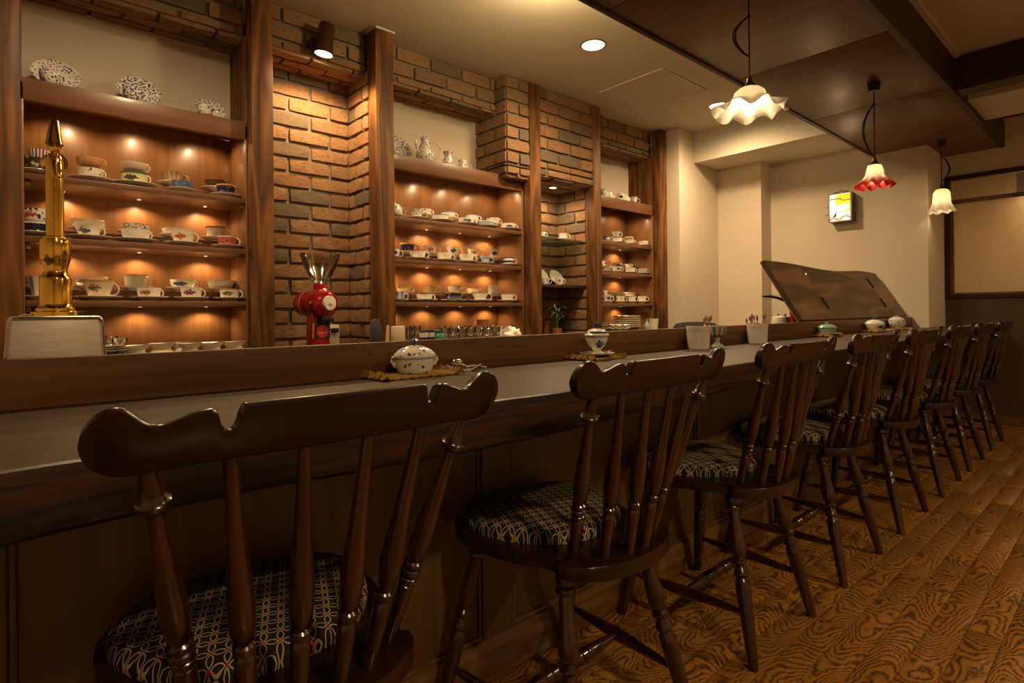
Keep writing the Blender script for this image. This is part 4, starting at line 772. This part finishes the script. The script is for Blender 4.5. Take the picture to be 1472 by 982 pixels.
ld = part('lid', MB().lathe([(12.8*dd, 10.6*dd), (12*dd, 12*dd), (8*dd, 14.6*dd), (3*dd, 16.2*dd), (.001, 16.4*dd)], 32), MT['white'], wp); part('knob', MB().lathe([(1.5*dd, 16*dd), (3.2*dd, 17.5*dd), (2.6*dd, 19.5*dd), (1.6*dd, 20*dd), (1.5*dd, 21*dd), (.001, 21.5*dd)], 12), plain('blue_knob2', BLUE, .2), ld)
p, dd = far_mat(1289, 34, 'brown woven straw mat under the round blue and white jar')
rp = thing('round_jar', 'round blue and white patterned jar at the far end of the ledge', 'sugar bowl', (p.x, p.y, ZT+.0085))
part('bowl', MB().lathe([(.001, 0), (7*dd, 0), (9.5*dd, 3*dd), (11.2*dd, 8*dd), (10.4*dd, 12.5*dd), (9.8*dd, 13*dd), (9*dd, 12.6*dd), (.001, .006)], 32), CM['onion'], rp)
ld = part('lid', MB().lathe([(10*dd, 13.1*dd), (8*dd, 15.6*dd), (4*dd, 17.4*dd), (.001, 17.8*dd)], 32), CM['onion'], rp); part('knob', MB().lathe([(1.4*dd, 17.5*dd), (2*dd, 19*dd), (.001, 20*dd)], 12), plain('pale_blue_knob', (.25, .32, .45), .2), ld)
p = at(1306, 472, YL-.06); solo('tiny_spoon_rest', 'tiny white porcelain rest right of the round jar', 'spoon rest', B((-.022, -.008, 0), (.022, .008, .008), .003), MT['white'], (p.x, YL-.06, ZT+.0005), -.72)
p = at(1275, 474, YL-.075); solo('tiny_spoon_rest', 'tiny white porcelain rest between the white pot and the round jar', 'spoon rest', B((-.022, -.008, 0), (.022, .008, .008), .003), MT['white'], (p.x, YL-.095, ZT+.0085), -.72)
# things behind the ledge on the right
p = at(1000, 466, 1.62); fp = thing('frying_pan', 'low black domed pan lid behind the ledge near the left ribbed pot', 'pan', (p.x, 1.62, .853)); part('dome', MB().lathe([(.001, 0), (.115, 0), (.118, .006), (.10, .026), (.05, .034), (.001, .035)], 36), plain('matt_black', (.008, .007, .007), .7, 0, .1), fp)
uc = thing('service_cabinet', 'dark unit behind the ledge carrying the black pan and the metal box', 'cabinet', (2.4, 1.305, 0))
part('body', B((-3.3, .03, 0), (3.0, .56, .7195)), MT['panel'], uc); part('top_board', B((-3.3, 0, .72), (3.0, .58, .759), .003), MT['top'], uc)
solo('rear_service_table', 'dark low table behind the ledge carrying two lidded pots', 'table', MB().box((-.6, -.1, 0), (.6, .25, .7615), .004), MT['panel'], (at(1124, 462, 2.0).x, 2.0, 0))
solo('pan_stand', 'dark block under the black lid behind the ledge', 'block', B((-.08, -.08, 0), (.08, .08, .092), .004), MT['iron'], (p.x, 1.62, .76))
# raised counter flap
FX0, FX1, FY, FZ = 3.37, 5.43, 1.312, .889; TY, TZ = 1.53, 1.247
fl_ = thing('counter_flap', 'hinged wooden counter flap raised and leaning back above the ledge', 'counter flap', (FX0, FY, FZ))
dv = Vector((0, TY-FY, TZ-FZ)); ln = dv.length; dv.normalize(); nv = Vector((0, dv.z, -dv.y)) # normal towards back
def flapboard(xa, xb, name='board'):
    mb = MB(); n = 16; rows_ = []
    for i in range(n+1):
        x = xa+(xb-xa)*i/n; t = (x)/(FX1-FX0); lt = ln*(1.0+.00*t)+.010*math.sin(t*9+.4)*(.6+t)-.012*abs(math.sin(t*3.1))
        rows_.append([mb.bm.verts.new(Vector((x, 0, 0))+dv*a+nv*b_) for a, b_ in ((0, 0), (lt-.004, 0), (lt, .004), (lt, .030), (0, .034))])
    for i in range(n):
        for k in range(5): mb.bm.faces.new((rows_[i][k], rows_[i][(k+1) % 5], rows_[i+1][(k+1) % 5], rows_[i+1][k]))
    mb.bm.faces.new(rows_[0]); mb.bm.faces.new(rows_[-1][::-1]); return part(name, mb, MT['flap'], fl_)
FW = FX1-FX0
def flx(px, py):   # x along the flap for a photo point, on the flap plane
    d = fw*F+r2*(px-736)+u2*(CY-py); o = Vector((0, 0, H)); P0 = Vector((0, FY, FZ)); N_ = Vector((0, nv.y, nv.z)); t = (P0-o).dot(N_)/d.dot(N_); q = o+d*t; return q.x-FX0, (q-Vector((q.x, FY, FZ))).dot(dv)
xs1 = flx(1168, 410)[0]; xs2 = flx(1255, 415)[0]
flapboard(0, xs1-.002); flapboard(xs1+.002, xs2-.002); flapboard(xs2+.002, FW)
for (ax, ay, bx_, by_), lab in (((1157, 393, 1168, 408), 'bright metal hinge'), ((1180, 428, 1192, 444), None), ((1246, 401, 1255, 414), None), ((1264, 429, 1274, 442), None)):
    A, Bq = flx(ax, ay), flx(bx_, by_); xx = (A[0]+Bq[0])/2
    a3 = Vector((xx, 0, 0))+dv*A[1]-nv*.002; b3 = Vector((xx, 0, 0))+dv*Bq[1]-nv*.002; hh = MB()
    R3 = Matrix((Vector((1, 0, 0)), nv, dv)).transposed().to_4x4(); Ln = abs(A[1]-Bq[1]); c = (a3+b3)/2
    hh.box((-.014, -.0025, -Ln/2), (.014, .002, Ln/2), .001, Matrix.Translation(c) @ R3); hh.tube([a3-nv*.003, b3-nv*.003], .004, 8)
    part('hinge', hh, MT['steel'] if lab else MT['iron'], fl_, label=lab)
part('hinge_strip', MB().box((.0, -.004, -.006), (FW, .02, 0)), MT['beam'], fl_)
part('support_bar', MB().box((-.018, 0, 0), (-.003, .02, ln*.98), 0, Matrix.Rotation(-math.atan2(TY-FY, TZ-FZ), 4, 'X')), MT['beam'], fl_)
# lever device behind the flap
p = at(1130, 436, 1.72); lv = thing('lever_press', 'device with a curved black lever and red post behind the raised flap', 'lever press', (p.x, 1.72, .76))
zl = lambda y: at(1130, y, 1.72).z-.76; xl = lambda px: at(px, 436, 1.72).x-p.x
part('lever', MB().tube([(xl(1097), 0, zl(427)), (xl(1106), 0, zl(426.5)), (xl(1118), 0, zl(428.5)), (xl(1129), 0, zl(432.5)), (xl(1137), 0, zl(438))], [.006, .010, .010, .011, .006], 10), MT['black'], lv)
part('red_post', MB().tube([(xl(1136), 0, zl(437)), (xl(1140), 0, zl(463)), (xl(1141), 0, 0)], [.012, .016, .016], 10), plain('red_post', (.45, .02, .02), .4), lv)
part('wooden_post', MB().tube([(xl(1143), .01, zl(440)), (xl(1143), .01, 0)], .018, 10), CM['terracotta'], lv); part('wire', MB().tube([(xl(1107), 0, zl(424)), (xl(1120), 0, zl(425)), (xl(1136), 0, zl(427))], .0015, 5), MT['steel'], lv)
for k, px in enumerate((1119, 1129)):
    p = at(px, 462, 2.0); q = thing('chrome_pot', ['cream', 'chrome'][k]+' lidded pot top showing behind the ledge, '+['left', 'right'][k]+' of two', 'pot', (p.x, 2.0, .762)); part('body', MB().lathe([(.001, 0), (.05, 0), (.055, .09), (.05, .125), (.012, .138), (.001, .139)], 28), [MT['white'], MT['steel']][k], q); part('knob', MB().lathe([(.004, .138), (.009, .148), (.001, .153)], 12), MT['iron'], q)
# ------------------------------------------------------------------ chairs
def lerp_prof(A, Bp, prof, n=16):
    A, Bp = Vector(A), Vector(Bp); d = Bp-A; Ln = d.length; R = d.to_track_quat('Z', 'Y').to_matrix().to_4x4()
    return MB().lathe([(max(r, .0015), t*Ln) for t, r in prof], n, Matrix.Translation(A) @ R)
LEG = [(0, .012), (.015, .018), (.05, .0205), (.075, .017), (.085, .0205), (.10, .0205), (.115, .0145), (.16, .0145), (.22, .0165), (.29, .0205), (.345, .021), (.375, .017), (.385, .0135), (.40, .0195), (.415, .0195), (.428, .0135), (.45, .0155), (.468, .0205), (.485, .0205), (.495, .015), (.51, .0165), (.52, .0195), (.56, .020), (.75, .0175), (.97, .0135), (1, .0125)]
STR = [(0, .006), (.12, .009), (.5, .0165), (.88, .009), (1, .006)]
XST = [(0, .008), (.15, .013), (.28, .0165), (.30, .013), (.33, .018), (.36, .013), (.39, .018), (.42, .013), (.5, .0175), (.58, .013), (.61, .018), (.64, .013), (.67, .018), (.70, .013), (.72, .0165), (.85, .013), (1, .008)]
ESP = [(0, .010), (.02, .0115), (.10, .0115), (.22, .0125), (.265, .0125), (.272, .0095), (.28, .0135), (.298, .0135), (.306, .0095), (.314, .0145), (.332, .0145), (.34, .0095), (.348, .0135), (.364, .0135), (.372, .0095), (.385, .013), (.45, .0155), (.53, .0155), (.68, .011), (.80, .0085), (.845, .0085), (.855, .0145), (.868, .0165), (.88, .0165), (.885, .014), (.91, .0115), (.95, .0085), (1, .0078)]
MSP = [(0, .010), (.02, .0115), (.10, .0115), (.24, .0125), (.275, .012), (.285, .009), (.295, .013), (.318, .013), (.328, .009), (.34, .013), (.42, .0155), (.50, .0152), (.65, .0115), (.85, .0085), (1, .0075)]
SEATZ = .460; ARC, CY0 = .018, -.043
right = [(0, .438), (.07, .437), (.135, .430), (.178, .408), (.200, .37), (.207, .32), (.206, .27), (.196, .22), (.175, .17), (.152, .125), (.145, .105), (.152, .09), (.168, .080)]
arc = [(.168*math.cos(a), .080-.088*math.sin(a)) for a in [PI/2*k/7 for k in range(1, 8)]]
# chair local: origin on the floor under the tail centre; +y towards the counter; y=0 -> world Y .68+
outline = right+arc; outline = outline+[(-x, y) for x, y in outline[-2:0:-1]]
def crest_mesh():
    mb = MB(); n = 110; hw = .245; rows_ = []; thk = .0105
    def topv(s):
        a = abs(s)
        if a < .445: return .060
        if a < .46: return .060-(a-.445)/.015*.010
        if a < .54:
            t = (a-.46)/.08; return .050-.019*math.sqrt(max(0, 1-(2*t-1)**2))+.004*t
        if a < .565: return .054+(a-.54)/.025*.003
        if a < .75: t = (a-.565)/.185; return .0575-.0115*(.5-.5*math.cos(PI*t))
        if a < .89: t = (a-.75)/.14; return .046+.021*(.5-.5*math.cos(PI*t))
        t = (a-.89)/.11; return .067-.034*(1-math.sqrt(max(0, 1-t*t)))
    def botv(s):
        a = abs(s)
        if a < .84: return -.003*max(0, (a-.6)/.24)
        t = (a-.84)/.16; return -.003+.036*(1-math.sqrt(max(0, 1-t*t)))
    ss = sorted(set([-1+2*i/n for i in range(n+1)]+[s_*v for s_ in (-1, 1) for v in (.443, .4455, .4585, .462, .538, .475, .485, .5, .515, .525, .564, .566, .93, .95, .962, .972, .98, .987, .992, .996, .9985)])-{1.0, -1.0})
    for s in ss:
        x = s*hw; yy = ARC*(1-math.cos(s*1.25))/(1-math.cos(1.25)); t_, b_ = topv(s), botv(s)
        if t_-b_ < .004: t_ = b_+.004
        tang = ARC*math.sin(s*1.25)*1.25/(1-math.cos(1.25))/hw; nl = Vector((-tang, 1)).normalized()
        sec = [(-1, b_+.003), (-1, t_-.004), (-.65, t_-.0008), (.0, t_), (.65, t_-.0008), (1, t_-.004), (1, b_+.003), (.6, b_), (-.6, b_)]
        rows_.append([mb.bm.verts.new((x+nl.x*thk*k, yy+nl.y*thk*k-(z)*.30, z)) for k, z in sec])
    m_ = len(rows_[0])
    for i in range(len(rows_)-1):
        for k in range(m_): mb.bm.faces.new((rows_[i][k], rows_[i][(k+1) % m_], rows_[i+1][(k+1) % m_], rows_[i+1][k]))
    mb.bm.faces.new(rows_[0]); mb.bm.faces.new(rows_[-1][::-1]); return mb
def make_chair():
    t = thing('dining_chair', '', 'chair', (0, 0, 0))
    part('seat', MB().prism(outline, SEATZ-.030, SEATZ, None, .004), MT['crest'], t)
    cu = MB(); cen = Vector((0, .30)); n = 44; ring = []
    cpts = []
    for k in range(n):
        a = 2*PI*k/n; cx, sx_ = math.cos(a), math.sin(a); ex = .194*abs(cx)**.72*(1 if cx > 0 else -1)
        if sx_ > 0: ey = .290+.144*abs(sx_)**.78
        else: ey = .295-.182*abs(sx_)**.95
        if sx_ < 0: ex *= 1-.18*abs(sx_)
        cpts.append((ex, ey))
    for f, z in ((.99, 0), (1.0, .010), (.985, .020), (.93, .029), (.8, .0345), (.55, .039), (.28, .041)):
        ring.append([cu.bm.verts.new((x*f, .30+(y-.30)*f, SEATZ+.0005+z)) for x, y in cpts])
    for i in range(len(ring)-1):
        for k in range(n): cu.bm.faces.new((ring[i][k], ring[i][(k+1) % n], ring[i+1][(k+1) % n], ring[i+1][k]))
    cu.bm.faces.new(ring[0][::-1]); cu.bm.faces.new(ring[-1])
    part('cushion', cu, MT['fabric'], t, label='patterned cushion of tan petals and red dots on black')
    fe = {}
    for s in (-1, 1):
        RA, RB = Vector((s*.125, .105, SEATZ-.028)), Vector((s*.195, .010, 0)); FA, FB = Vector((s*.145, .35, SEATZ-.028)), Vector((s*.225, .418, 0))
        part('leg', lerp_prof(RA, RB, LEG), MT['chair'], t); part('leg', lerp_prof(FA, FB, LEG), MT['chair'], t)
        r_ = RA.lerp(RB, .70); f_ = FA.lerp(FB, .70); part('side_stretcher', lerp_prof(f_, r_, STR, 12), MT['chair'], t); fe[s] = f_.lerp(r_, .5)
    part('cross_stretcher', lerp_prof(fe[-1]+Vector((.01, 0, 0)), fe[1]-Vector((.01, 0, 0)), XST, 14), MT['chair'], t)
    cz = .799; tx = (.192, .118, .040); bx2 = (.128, .078, .026); by = (.078, .040, .020); 
    for i in range(3):
        for s in (-1, 1):
            sarg = tx[i]/.245; yt = CY0+ARC*(1-math.cos(sarg*1.25))/(1-math.cos(1.25))
            part('spindle', lerp_prof((s*bx2[i], by[i], SEATZ-.002), (s*tx[i], yt, cz+.006), ESP if i == 0 else MSP, 16), MT['chair'], t)
    c = crest_mesh().mesh('crest_rail', MT['crest'], True, 50); link('crest_rail', c, t, (0, CY0, cz), 0)
    return t
proto = make_chair()
CH = [(.288, .683, 0, 'frontmost dark Windsor chair at the counter, back filling the lower left'), (.955, .683, 0, 'second dark Windsor chair from the camera, below the footed sugar cup'),
      (1.650, .688, 0, 'third dark Windsor chair, in front of the two ribbed pots'), (2.313, .688, 0, 'fourth dark Windsor chair, in front of the green lidded pot'), (2.985, .688, 0, 'fifth dark Windsor chair from the camera'),
      (3.684, .688, 0, 'sixth dark Windsor chair, third from the window wall'), (4.34, .688, 0, 'second dark Windsor chair from the window wall'), (5.05, .688, 0, 'farthest dark Windsor chair, nearest the window wall')]
for i, (x, y, r, lab) in enumerate(CH):
    o = proto if i == 0 else copy_tree(proto); o.location = (x, y, 0.0); o.rotation_euler = (0, 0, r); tag(o, lab, 'chair', 'dark Windsor chairs along the counter')
solo('paper_sheet', 'pale paper hanging under the far end of the counter', 'paper', B((-.03, -.001, -.12), (.03, .001, 0)), MT['white'], (5.62, .86, .735), -.3)
# ------------------------------------------------------------------ lamps
warmbulb = plain('lamp_glow', (1, .95, .85), .4, emit=(1, .80, .50), es=8)
def downlight(x, y, z, r, label, power):
    t = thing('ceiling_downlight', label, 'ceiling light', (x, y, z))
    part('trim_ring', MB().lathe([(r, -.004), (r*1.16, -.002), (r*1.2, 0), (r, 0)], 32, None, None, True), plain('bronze_trim_%d' % int(abs(x)*100), (.30, .19, .10), .35, .6) if r > .05 else MT['iron'], t)
    part('lens', MB().lathe([(.001, -.002), (r, -.002), (r, 0), (.001, 0)], 32), warmbulb, t)
    light('SPOT', 'downlight', (x, y, z-.03), power, WARM2, r, None, math.radians(172), 1); return t
downlight(2.745, 2.31, ZC, .070, 'round recessed ceiling light in the middle of the cream ceiling', P_DOWN)
downlight(4.342, 2.332, ZC, .070, 'round recessed ceiling light behind the frilled white pendant', P_DOWN)
downlight(.45, 2.15, ZC, .070, 'added unseen ceiling light above the left cabinet, brightening the upper plaster', P_DOWN*.75)  # added out of view to lift the left bay plaster and nearby bricks
gl = thing('assumed_globe_lamp', 'assumed unseen small round ceiling lamp just above the frame between counter and cabinets', 'ceiling light', (1.96, 1.92, ZC))  # unseen lamp, assumed from the yellow glow on the ceiling
part('base', MB().lathe([(.001, -.02), (.05, -.02), (.055, 0), (.001, 0)], 24), MT['brass'], gl)
q = MB(); bmesh.ops.create_uvsphere(q.bm, u_segments=24, v_segments=14, radius=.055, matrix=Matrix.Translation((0, 0, -.07))); part('globe', q, warmbulb, gl)
light('POINT', 'assumed_globe_light', (1.96, 1.92, ZC-.15), 9.0, (1, .74, .36), .07)
downlight(3.30, 3.22, 1.961, .030, 'tiny round light in the underside of the narrow brick niche', P_NICHE)
for x, y in ((.4, -1.0), (2.6, -1.1), (5.4, -.9), (5.4, -2.0)): downlight(x, y, ZR if x < 4.6 or x > 5.2 else 2.28, .07, {.4: 'added unseen round ceiling light behind the camera on the left', 2.6: 'added unseen round ceiling light over the customer floor'}.get(x, 'added unseen round ceiling light near the window wall, '+('front' if y > -1.5 else 'rear')), P_ROOM*(1 if x < 4 else .3))  # unseen lamps added to light the floor, counter front and chair backs
light('AREA', 'window_fill', (X1+.25, .4, 1.9), 5, WARM2).data.size = .5  # unseen area light added behind the window to brighten the frosted panes
# wall spot on the lintel
ws = thing('wall_spotlight', 'dark brown cylinder spotlight fixed to the brick lintel', 'spotlight', (1.30, 3.03, 2.39))
dk = plain('dark_bronze', (.09, .045, .022), .3, .5)
part('mount', MB().lathe([(.001, 0), (.035, 0), (.034, .03), (.001, .032)], 24, Matrix.Translation((-.03, .078, .07)) @ Matrix.Rotation(PI/2, 4, 'X')), dk, ws)
MS = Matrix.Rotation(.10, 4, 'Y') @ Matrix.Rotation(.06, 4, 'X')
part('housing', MB().lathe([(.001, .17), (.036, .17), (.043, .16), (.043, .05), (.047, .045), (.052, .0), (.048, 0), (.040, .02), (.001, .03)], 32, MS), dk, ws)
part('lens', MB().lathe([(.001, .004), (.044, .004), (.044, .007), (.001, .007)], 32, MS), plain('spot_glow', (1, .95, .85), .4, emit=(1, .85, .6), es=14), ws)
light('SPOT', 'wall_spot', (1.30, 2.99, 2.372), P_SPOT, WARM, .03, (math.radians(6), 0, 0), math.radians(150), .4)
# pendants
def opal(name, edge=None, eh=.5):
    m, nt, b = mat(name); b.inputs['Base Color'].default_value = (.85, .80, .70, 1); b.inputs['Roughness'].default_value = .25
    tc = N(nt, 'ShaderNodeTexCoord'); sp_ = N(nt, 'ShaderNodeSeparateXYZ'); L(nt, tc.outputs['Generated'], sp_.inputs[0])
    if edge:
        f = ramp(nt, sp_.outputs[2], [(0, (1, 1, 1)), (eh*.5, (.9, .9, .9)), (eh, (0, 0, 0))]); c = mixc(nt, f, (.85, .8, .7), edge); L(nt, c, b.inputs['Base Color'])
    b.inputs['Transmission Weight'].default_value = .0; b.inputs['Subsurface Weight'].default_value = 0
    nt2 = nt; tl = N(nt, 'ShaderNodeBsdfTranslucent'); L(nt, b.inputs['Base Color'].links[0].from_socket, tl.inputs[0]) if edge else setattr(tl.inputs[0], 'default_value', (.9, .85, .75, 1))
    mx = N(nt, 'ShaderNodeMixShader'); mx.inputs[0].default_value = .38; out = [n for n in nt.nodes if n.type == 'OUTPUT_MATERIAL'][0]
    L(nt, b.outputs[0], mx.inputs[1]); L(nt, tl.outputs[0], mx.inputs[2]); L(nt, mx.outputs[0], out.inputs[0]); return m
def pendant(x, y, ztopshade, r, h, prof, nf, amp, m, label, loops, cap=True, power=P_PEND, bulbz=-.05, bulbr=.022):
    t = thing('pendant_lamp', label, 'pendant lamp', (x, y, ZK))
    part('ceiling_cap', MB().lathe([(.001, -.045), (.028, -.045), (.030, -.03), (.034, -.004), (.034, 0), (.001, 0)], 24), MT['black'], t)
    zs_ = ztopshade-ZK; c1 = [(0, 0, -.04), (0, 0, zs_*.5), (0, 0, zs_+.03)]
    mb = MB(); mb.tube(c1, .0032, 6)
    k0, k1, sd = loops; pts = []
    for i in range(13):
        a = i/12; zz_ = zs_*(k0+(k1-k0)*a); pts.append(Vector((.749, -.662, 0))*(sd*math.sin(a*PI)**.8)+Vector((0, 0, zz_)))
    mb.tube(pts, .0034, 6); mb.tube([p*1+Vector((.749, -.662, 0))*sd*.15*math.sin(i/12*PI)+Vector((0, 0, -.0)) for i, p in enumerate(pts)], .0034, 6)
    bmesh.ops.create_icosphere(mb.bm, subdivisions=2, radius=.008, matrix=Matrix.Translation((0, 0, zs_*k0)))
    part('cord', mb, MT['cord'], t)
    part('lamp_holder', MB().lathe([(.004, .035), (.010, .03), (.011, .015), (.015, .01), (.022, .0), (.030, -.008), (.028, -.012), (.001, -.012)], 24, Matrix.Translation((0, 0, zs_))), plain('aged_brass', (.16, .09, .03), .35, .9), t)
    np_ = len(prof)
    def fl(i, a, rr, zz_):
        j = i if i < np_ else 2*np_-1-i; f = max(0, (j/(np_-1)-.45)/.55)**1.6
        return rr*(1+amp*f*math.cos(nf*a)), zz_+amp*f*r*1.1*math.sin(nf*a+.6)
    pp = [(a*r, -b_*h) for a, b_ in prof]; inner = [(a*r-.0022, -b_*h-.0005) for a, b_ in prof[::-1]]
    part('lamp_shade', MB().lathe(pp+inner, 96, Matrix.Translation((0, 0, zs_-.006)), fl, True), m, t)
    q = MB(); bmesh.ops.create_uvsphere(q.bm, u_segments=20, v_segments=12, radius=bulbr, matrix=Matrix.Translation((0, 0, zs_+bulbz)) @ Matrix.Diagonal((1, 1, 1.25, 1))); part('bulb', q, warmbulb, t)
    light('POINT', 'pendant_light', (x, y, ztopshade+bulbz-.0), power, WARM2, bulbr+.006)
pendant(2.180, 1.04, 1.832, .136, .100, [(.18, 0), (.30, .06), (.42, .2), (.47, .42), (.62, .62), (.85, .78), (1.0, .92)], 8, .10, opal('frilled_glass'), 'frilled white glass pendant lamp, nearest and largest of the three', (.35, 1.6/2.2, -.055), bulbz=-.088, bulbr=.024)
pendant(3.745, 1.052, 1.792, .093, .135, [(.2, 0), (.38, .06), (.46, .25), (.50, .45), (.62, .62), (.82, .78), (1, .95)], 10, .12, opal('red_edged_glass', (.75, .02, .01), .42), 'white glass pendant lamp with red frilled edge, middle of the three', (.26, .93, -.06), bulbz=-.06)
pendant(5.437, 1.073, 1.885, .088, .190, [(.25, 0), (.48, .05), (.62, .18), (.66, .4), (.68, .6), (.82, .78), (1, .95)], 8, .08, opal('bell_glass', None), 'tall white bell shaped glass pendant lamp, farthest of the three', (.32, .85, .06), bulbz=-.09, bulbr=.028)
# ceiling hatch
ht = struct('ceiling_hatch', MB().box((3.372, 2.225, ZC-.003), (3.935, 2.765, ZC)), MT['ceil'])
hf = MB()
for a, b_ in (((3.360, 2.212), (3.947, 2.220)), ((3.360, 2.770), (3.947, 2.778)), ((3.360, 2.220), (3.368, 2.770)), ((3.939, 2.220), (3.947, 2.770))): hf.box((a[0], a[1], ZC-.009), (b_[0], b_[1], ZC))
part('hatch_frame', hf, MT['plaster'], ht)
# stained glass wall lamp, front faces -X
lz0, lz1, ly0, ly1, lx = 1.712, 1.952, 1.690, 1.868, 5.385
sl = thing('wall_lantern', 'lit stained glass box lantern with yellow moon on the cream wall', 'wall lamp', (5.43, (ly0+ly1)/2, lz0))
o = sl.location; q = MB()
ironm = plain('grey_iron', (.22, .19, .15), .5, .6)
q.box(Vector((lx, ly0, lz0-.004))-o, Vector((5.475, ly1, lz0+.004))-o).box(Vector((lx, ly0, lz1-.004))-o, Vector((5.475, ly1, lz1+.006))-o).box(Vector((lx, ly0-.004, lz0))-o, Vector((5.475, ly0, lz1))-o).box(Vector((lx, ly1, lz0))-o, Vector((5.475, ly1+.004, lz1))-o)
q.box(Vector((lx-.004, ly0-.004, lz0-.004))-o, Vector((lx+.004, ly0+.008, lz1+.004))-o).box(Vector((lx-.004, ly1-.008, lz0-.004))-o, Vector((lx+.004, ly1+.004, lz1+.004))-o)
part('frame', q, ironm, sl)
E_ = lambda n, c, s: plain(n, c, .3, emit=c, es=s)
pn = part('glass_panel', B(Vector((lx, ly0+.004, lz0+.004))-o, Vector((lx+.003, ly1-.004, lz1-.004))-o), E_('lit_white_glass', (1, .86, .66), .42), sl)
RX = Matrix(((0, 0, -1, 0), (-1, 0, 0, 0), (0, 1, 0, 0), (0, 0, 0, 1)))     # (u right on screen, v up, w outward) -> world
def ypat(poly, d0, d1, name, m): part(name, MB().prism(poly, d0, d1, Matrix.Translation(Vector((lx, (ly0+ly1)/2, lz0))-o) @ RX), m, sl)
wv, hv = (ly1-ly0)/2-.006, lz1-lz0-.008
ypat([(-wv*.25, hv), (wv, hv), (wv, hv*.36), (wv*.5, hv*.33), (0, hv*.40), (-wv*.4, hv*.58), (-wv*.45, hv*.8)], .0002, .0012, 'yellow_moon', E_('lit_yellow_glass', (1, .46, .01), .42))
ypat([(-wv*.28, hv*.62), (wv*.9, hv*.62), (wv*.9, hv*.42), (wv*.4, hv*.36), (0, hv*.43), (-wv*.2, hv*.52)], .0014, .0020, 'pale_moon', E_('lit_pale_glass', (1, .80, .50), .42))
ypat([(-wv, hv*.82), (-wv*.2, hv*.83), (wv*.1, hv*.79), (wv*.1, hv*.74), (wv, hv*.75), (wv, hv*.79), (wv*.2, hv*.79), (wv*.2, hv*.85), (-wv*.2, hv*.87), (-wv, hv*.86)], .0014, .0024, 'cloud_line', ironm)
def arcs(cx, r, m, name, w_=.012): 
    pts = [(cx+r*math.cos(a), r*math.sin(a)*.8) for a in [PI*k/14 for k in range(15)]]; pts += [(cx+(r-w_)*math.cos(a), (r-w_)*math.sin(a)*.8) for a in [PI*k/14 for k in range(14, -1, -1)]]
    pts = [(min(max(x, -wv), wv), max(y, .001)) for x, y in pts]; out_ = []
    for p_ in pts:
        if not out_ or (abs(p_[0]-out_[-1][0])+abs(p_[1]-out_[-1][1])) > 1e-4: out_.append(p_)
    ypat(out_, .0014, .0022, name, m)
for cx, s in ((-.05, 1), (.045, 1.3)):
    arcs(cx, .050*s, E_('lit_gold_glass%d' % int(s*10), (1, .55, .02), .4), 'yellow_arc', .009); arcs(cx, .041*s, E_('lit_blue_glass%d' % int(s*10), (.03, .10, .6), .3), 'blue_arc', .010); arcs(cx, .031*s, E_('lit_pink_glass%d' % int(s*10), (.9, .35, .2), .4), 'pink_arc', .005)
ypat([(-.066, .040), (-.048, .052), (-.036, .072), (-.022, .092), (-.018, .090), (-.028, .068), (-.030, .050), (-.036, .040)], .0026, .0034, 'bird_shape', MT['iron'])
part('scroll_top', MB().tube([Vector((lx+.03, yy, zz_))-o for yy, zz_ in ((ly1-.02, lz1+.004), (ly1-.05, lz1+.02), ((ly0+ly1)/2+.02, lz1+.016), ((ly0+ly1)/2, lz1+.03), ((ly0+ly1)/2-.02, lz1+.016), (ly0+.05, lz1+.02), (ly0+.02, lz1+.004))], .0055, 6), ironm, sl)
for s, yy in ((1, ly1), (-1, ly0)): part('scroll_side', MB().tube([Vector((lx+.04, yy+s*a, z_))-o for a, z_ in ((.004, lz1-.06), (.02, lz1-.10), (.012, lz1-.13), (.014, lz1-.16), (.036, lz1-.175))], .005, 6), ironm, sl)
light('POINT', 'lantern_light', (5.36, 1.78, 1.83), .5, WARM2, .05)
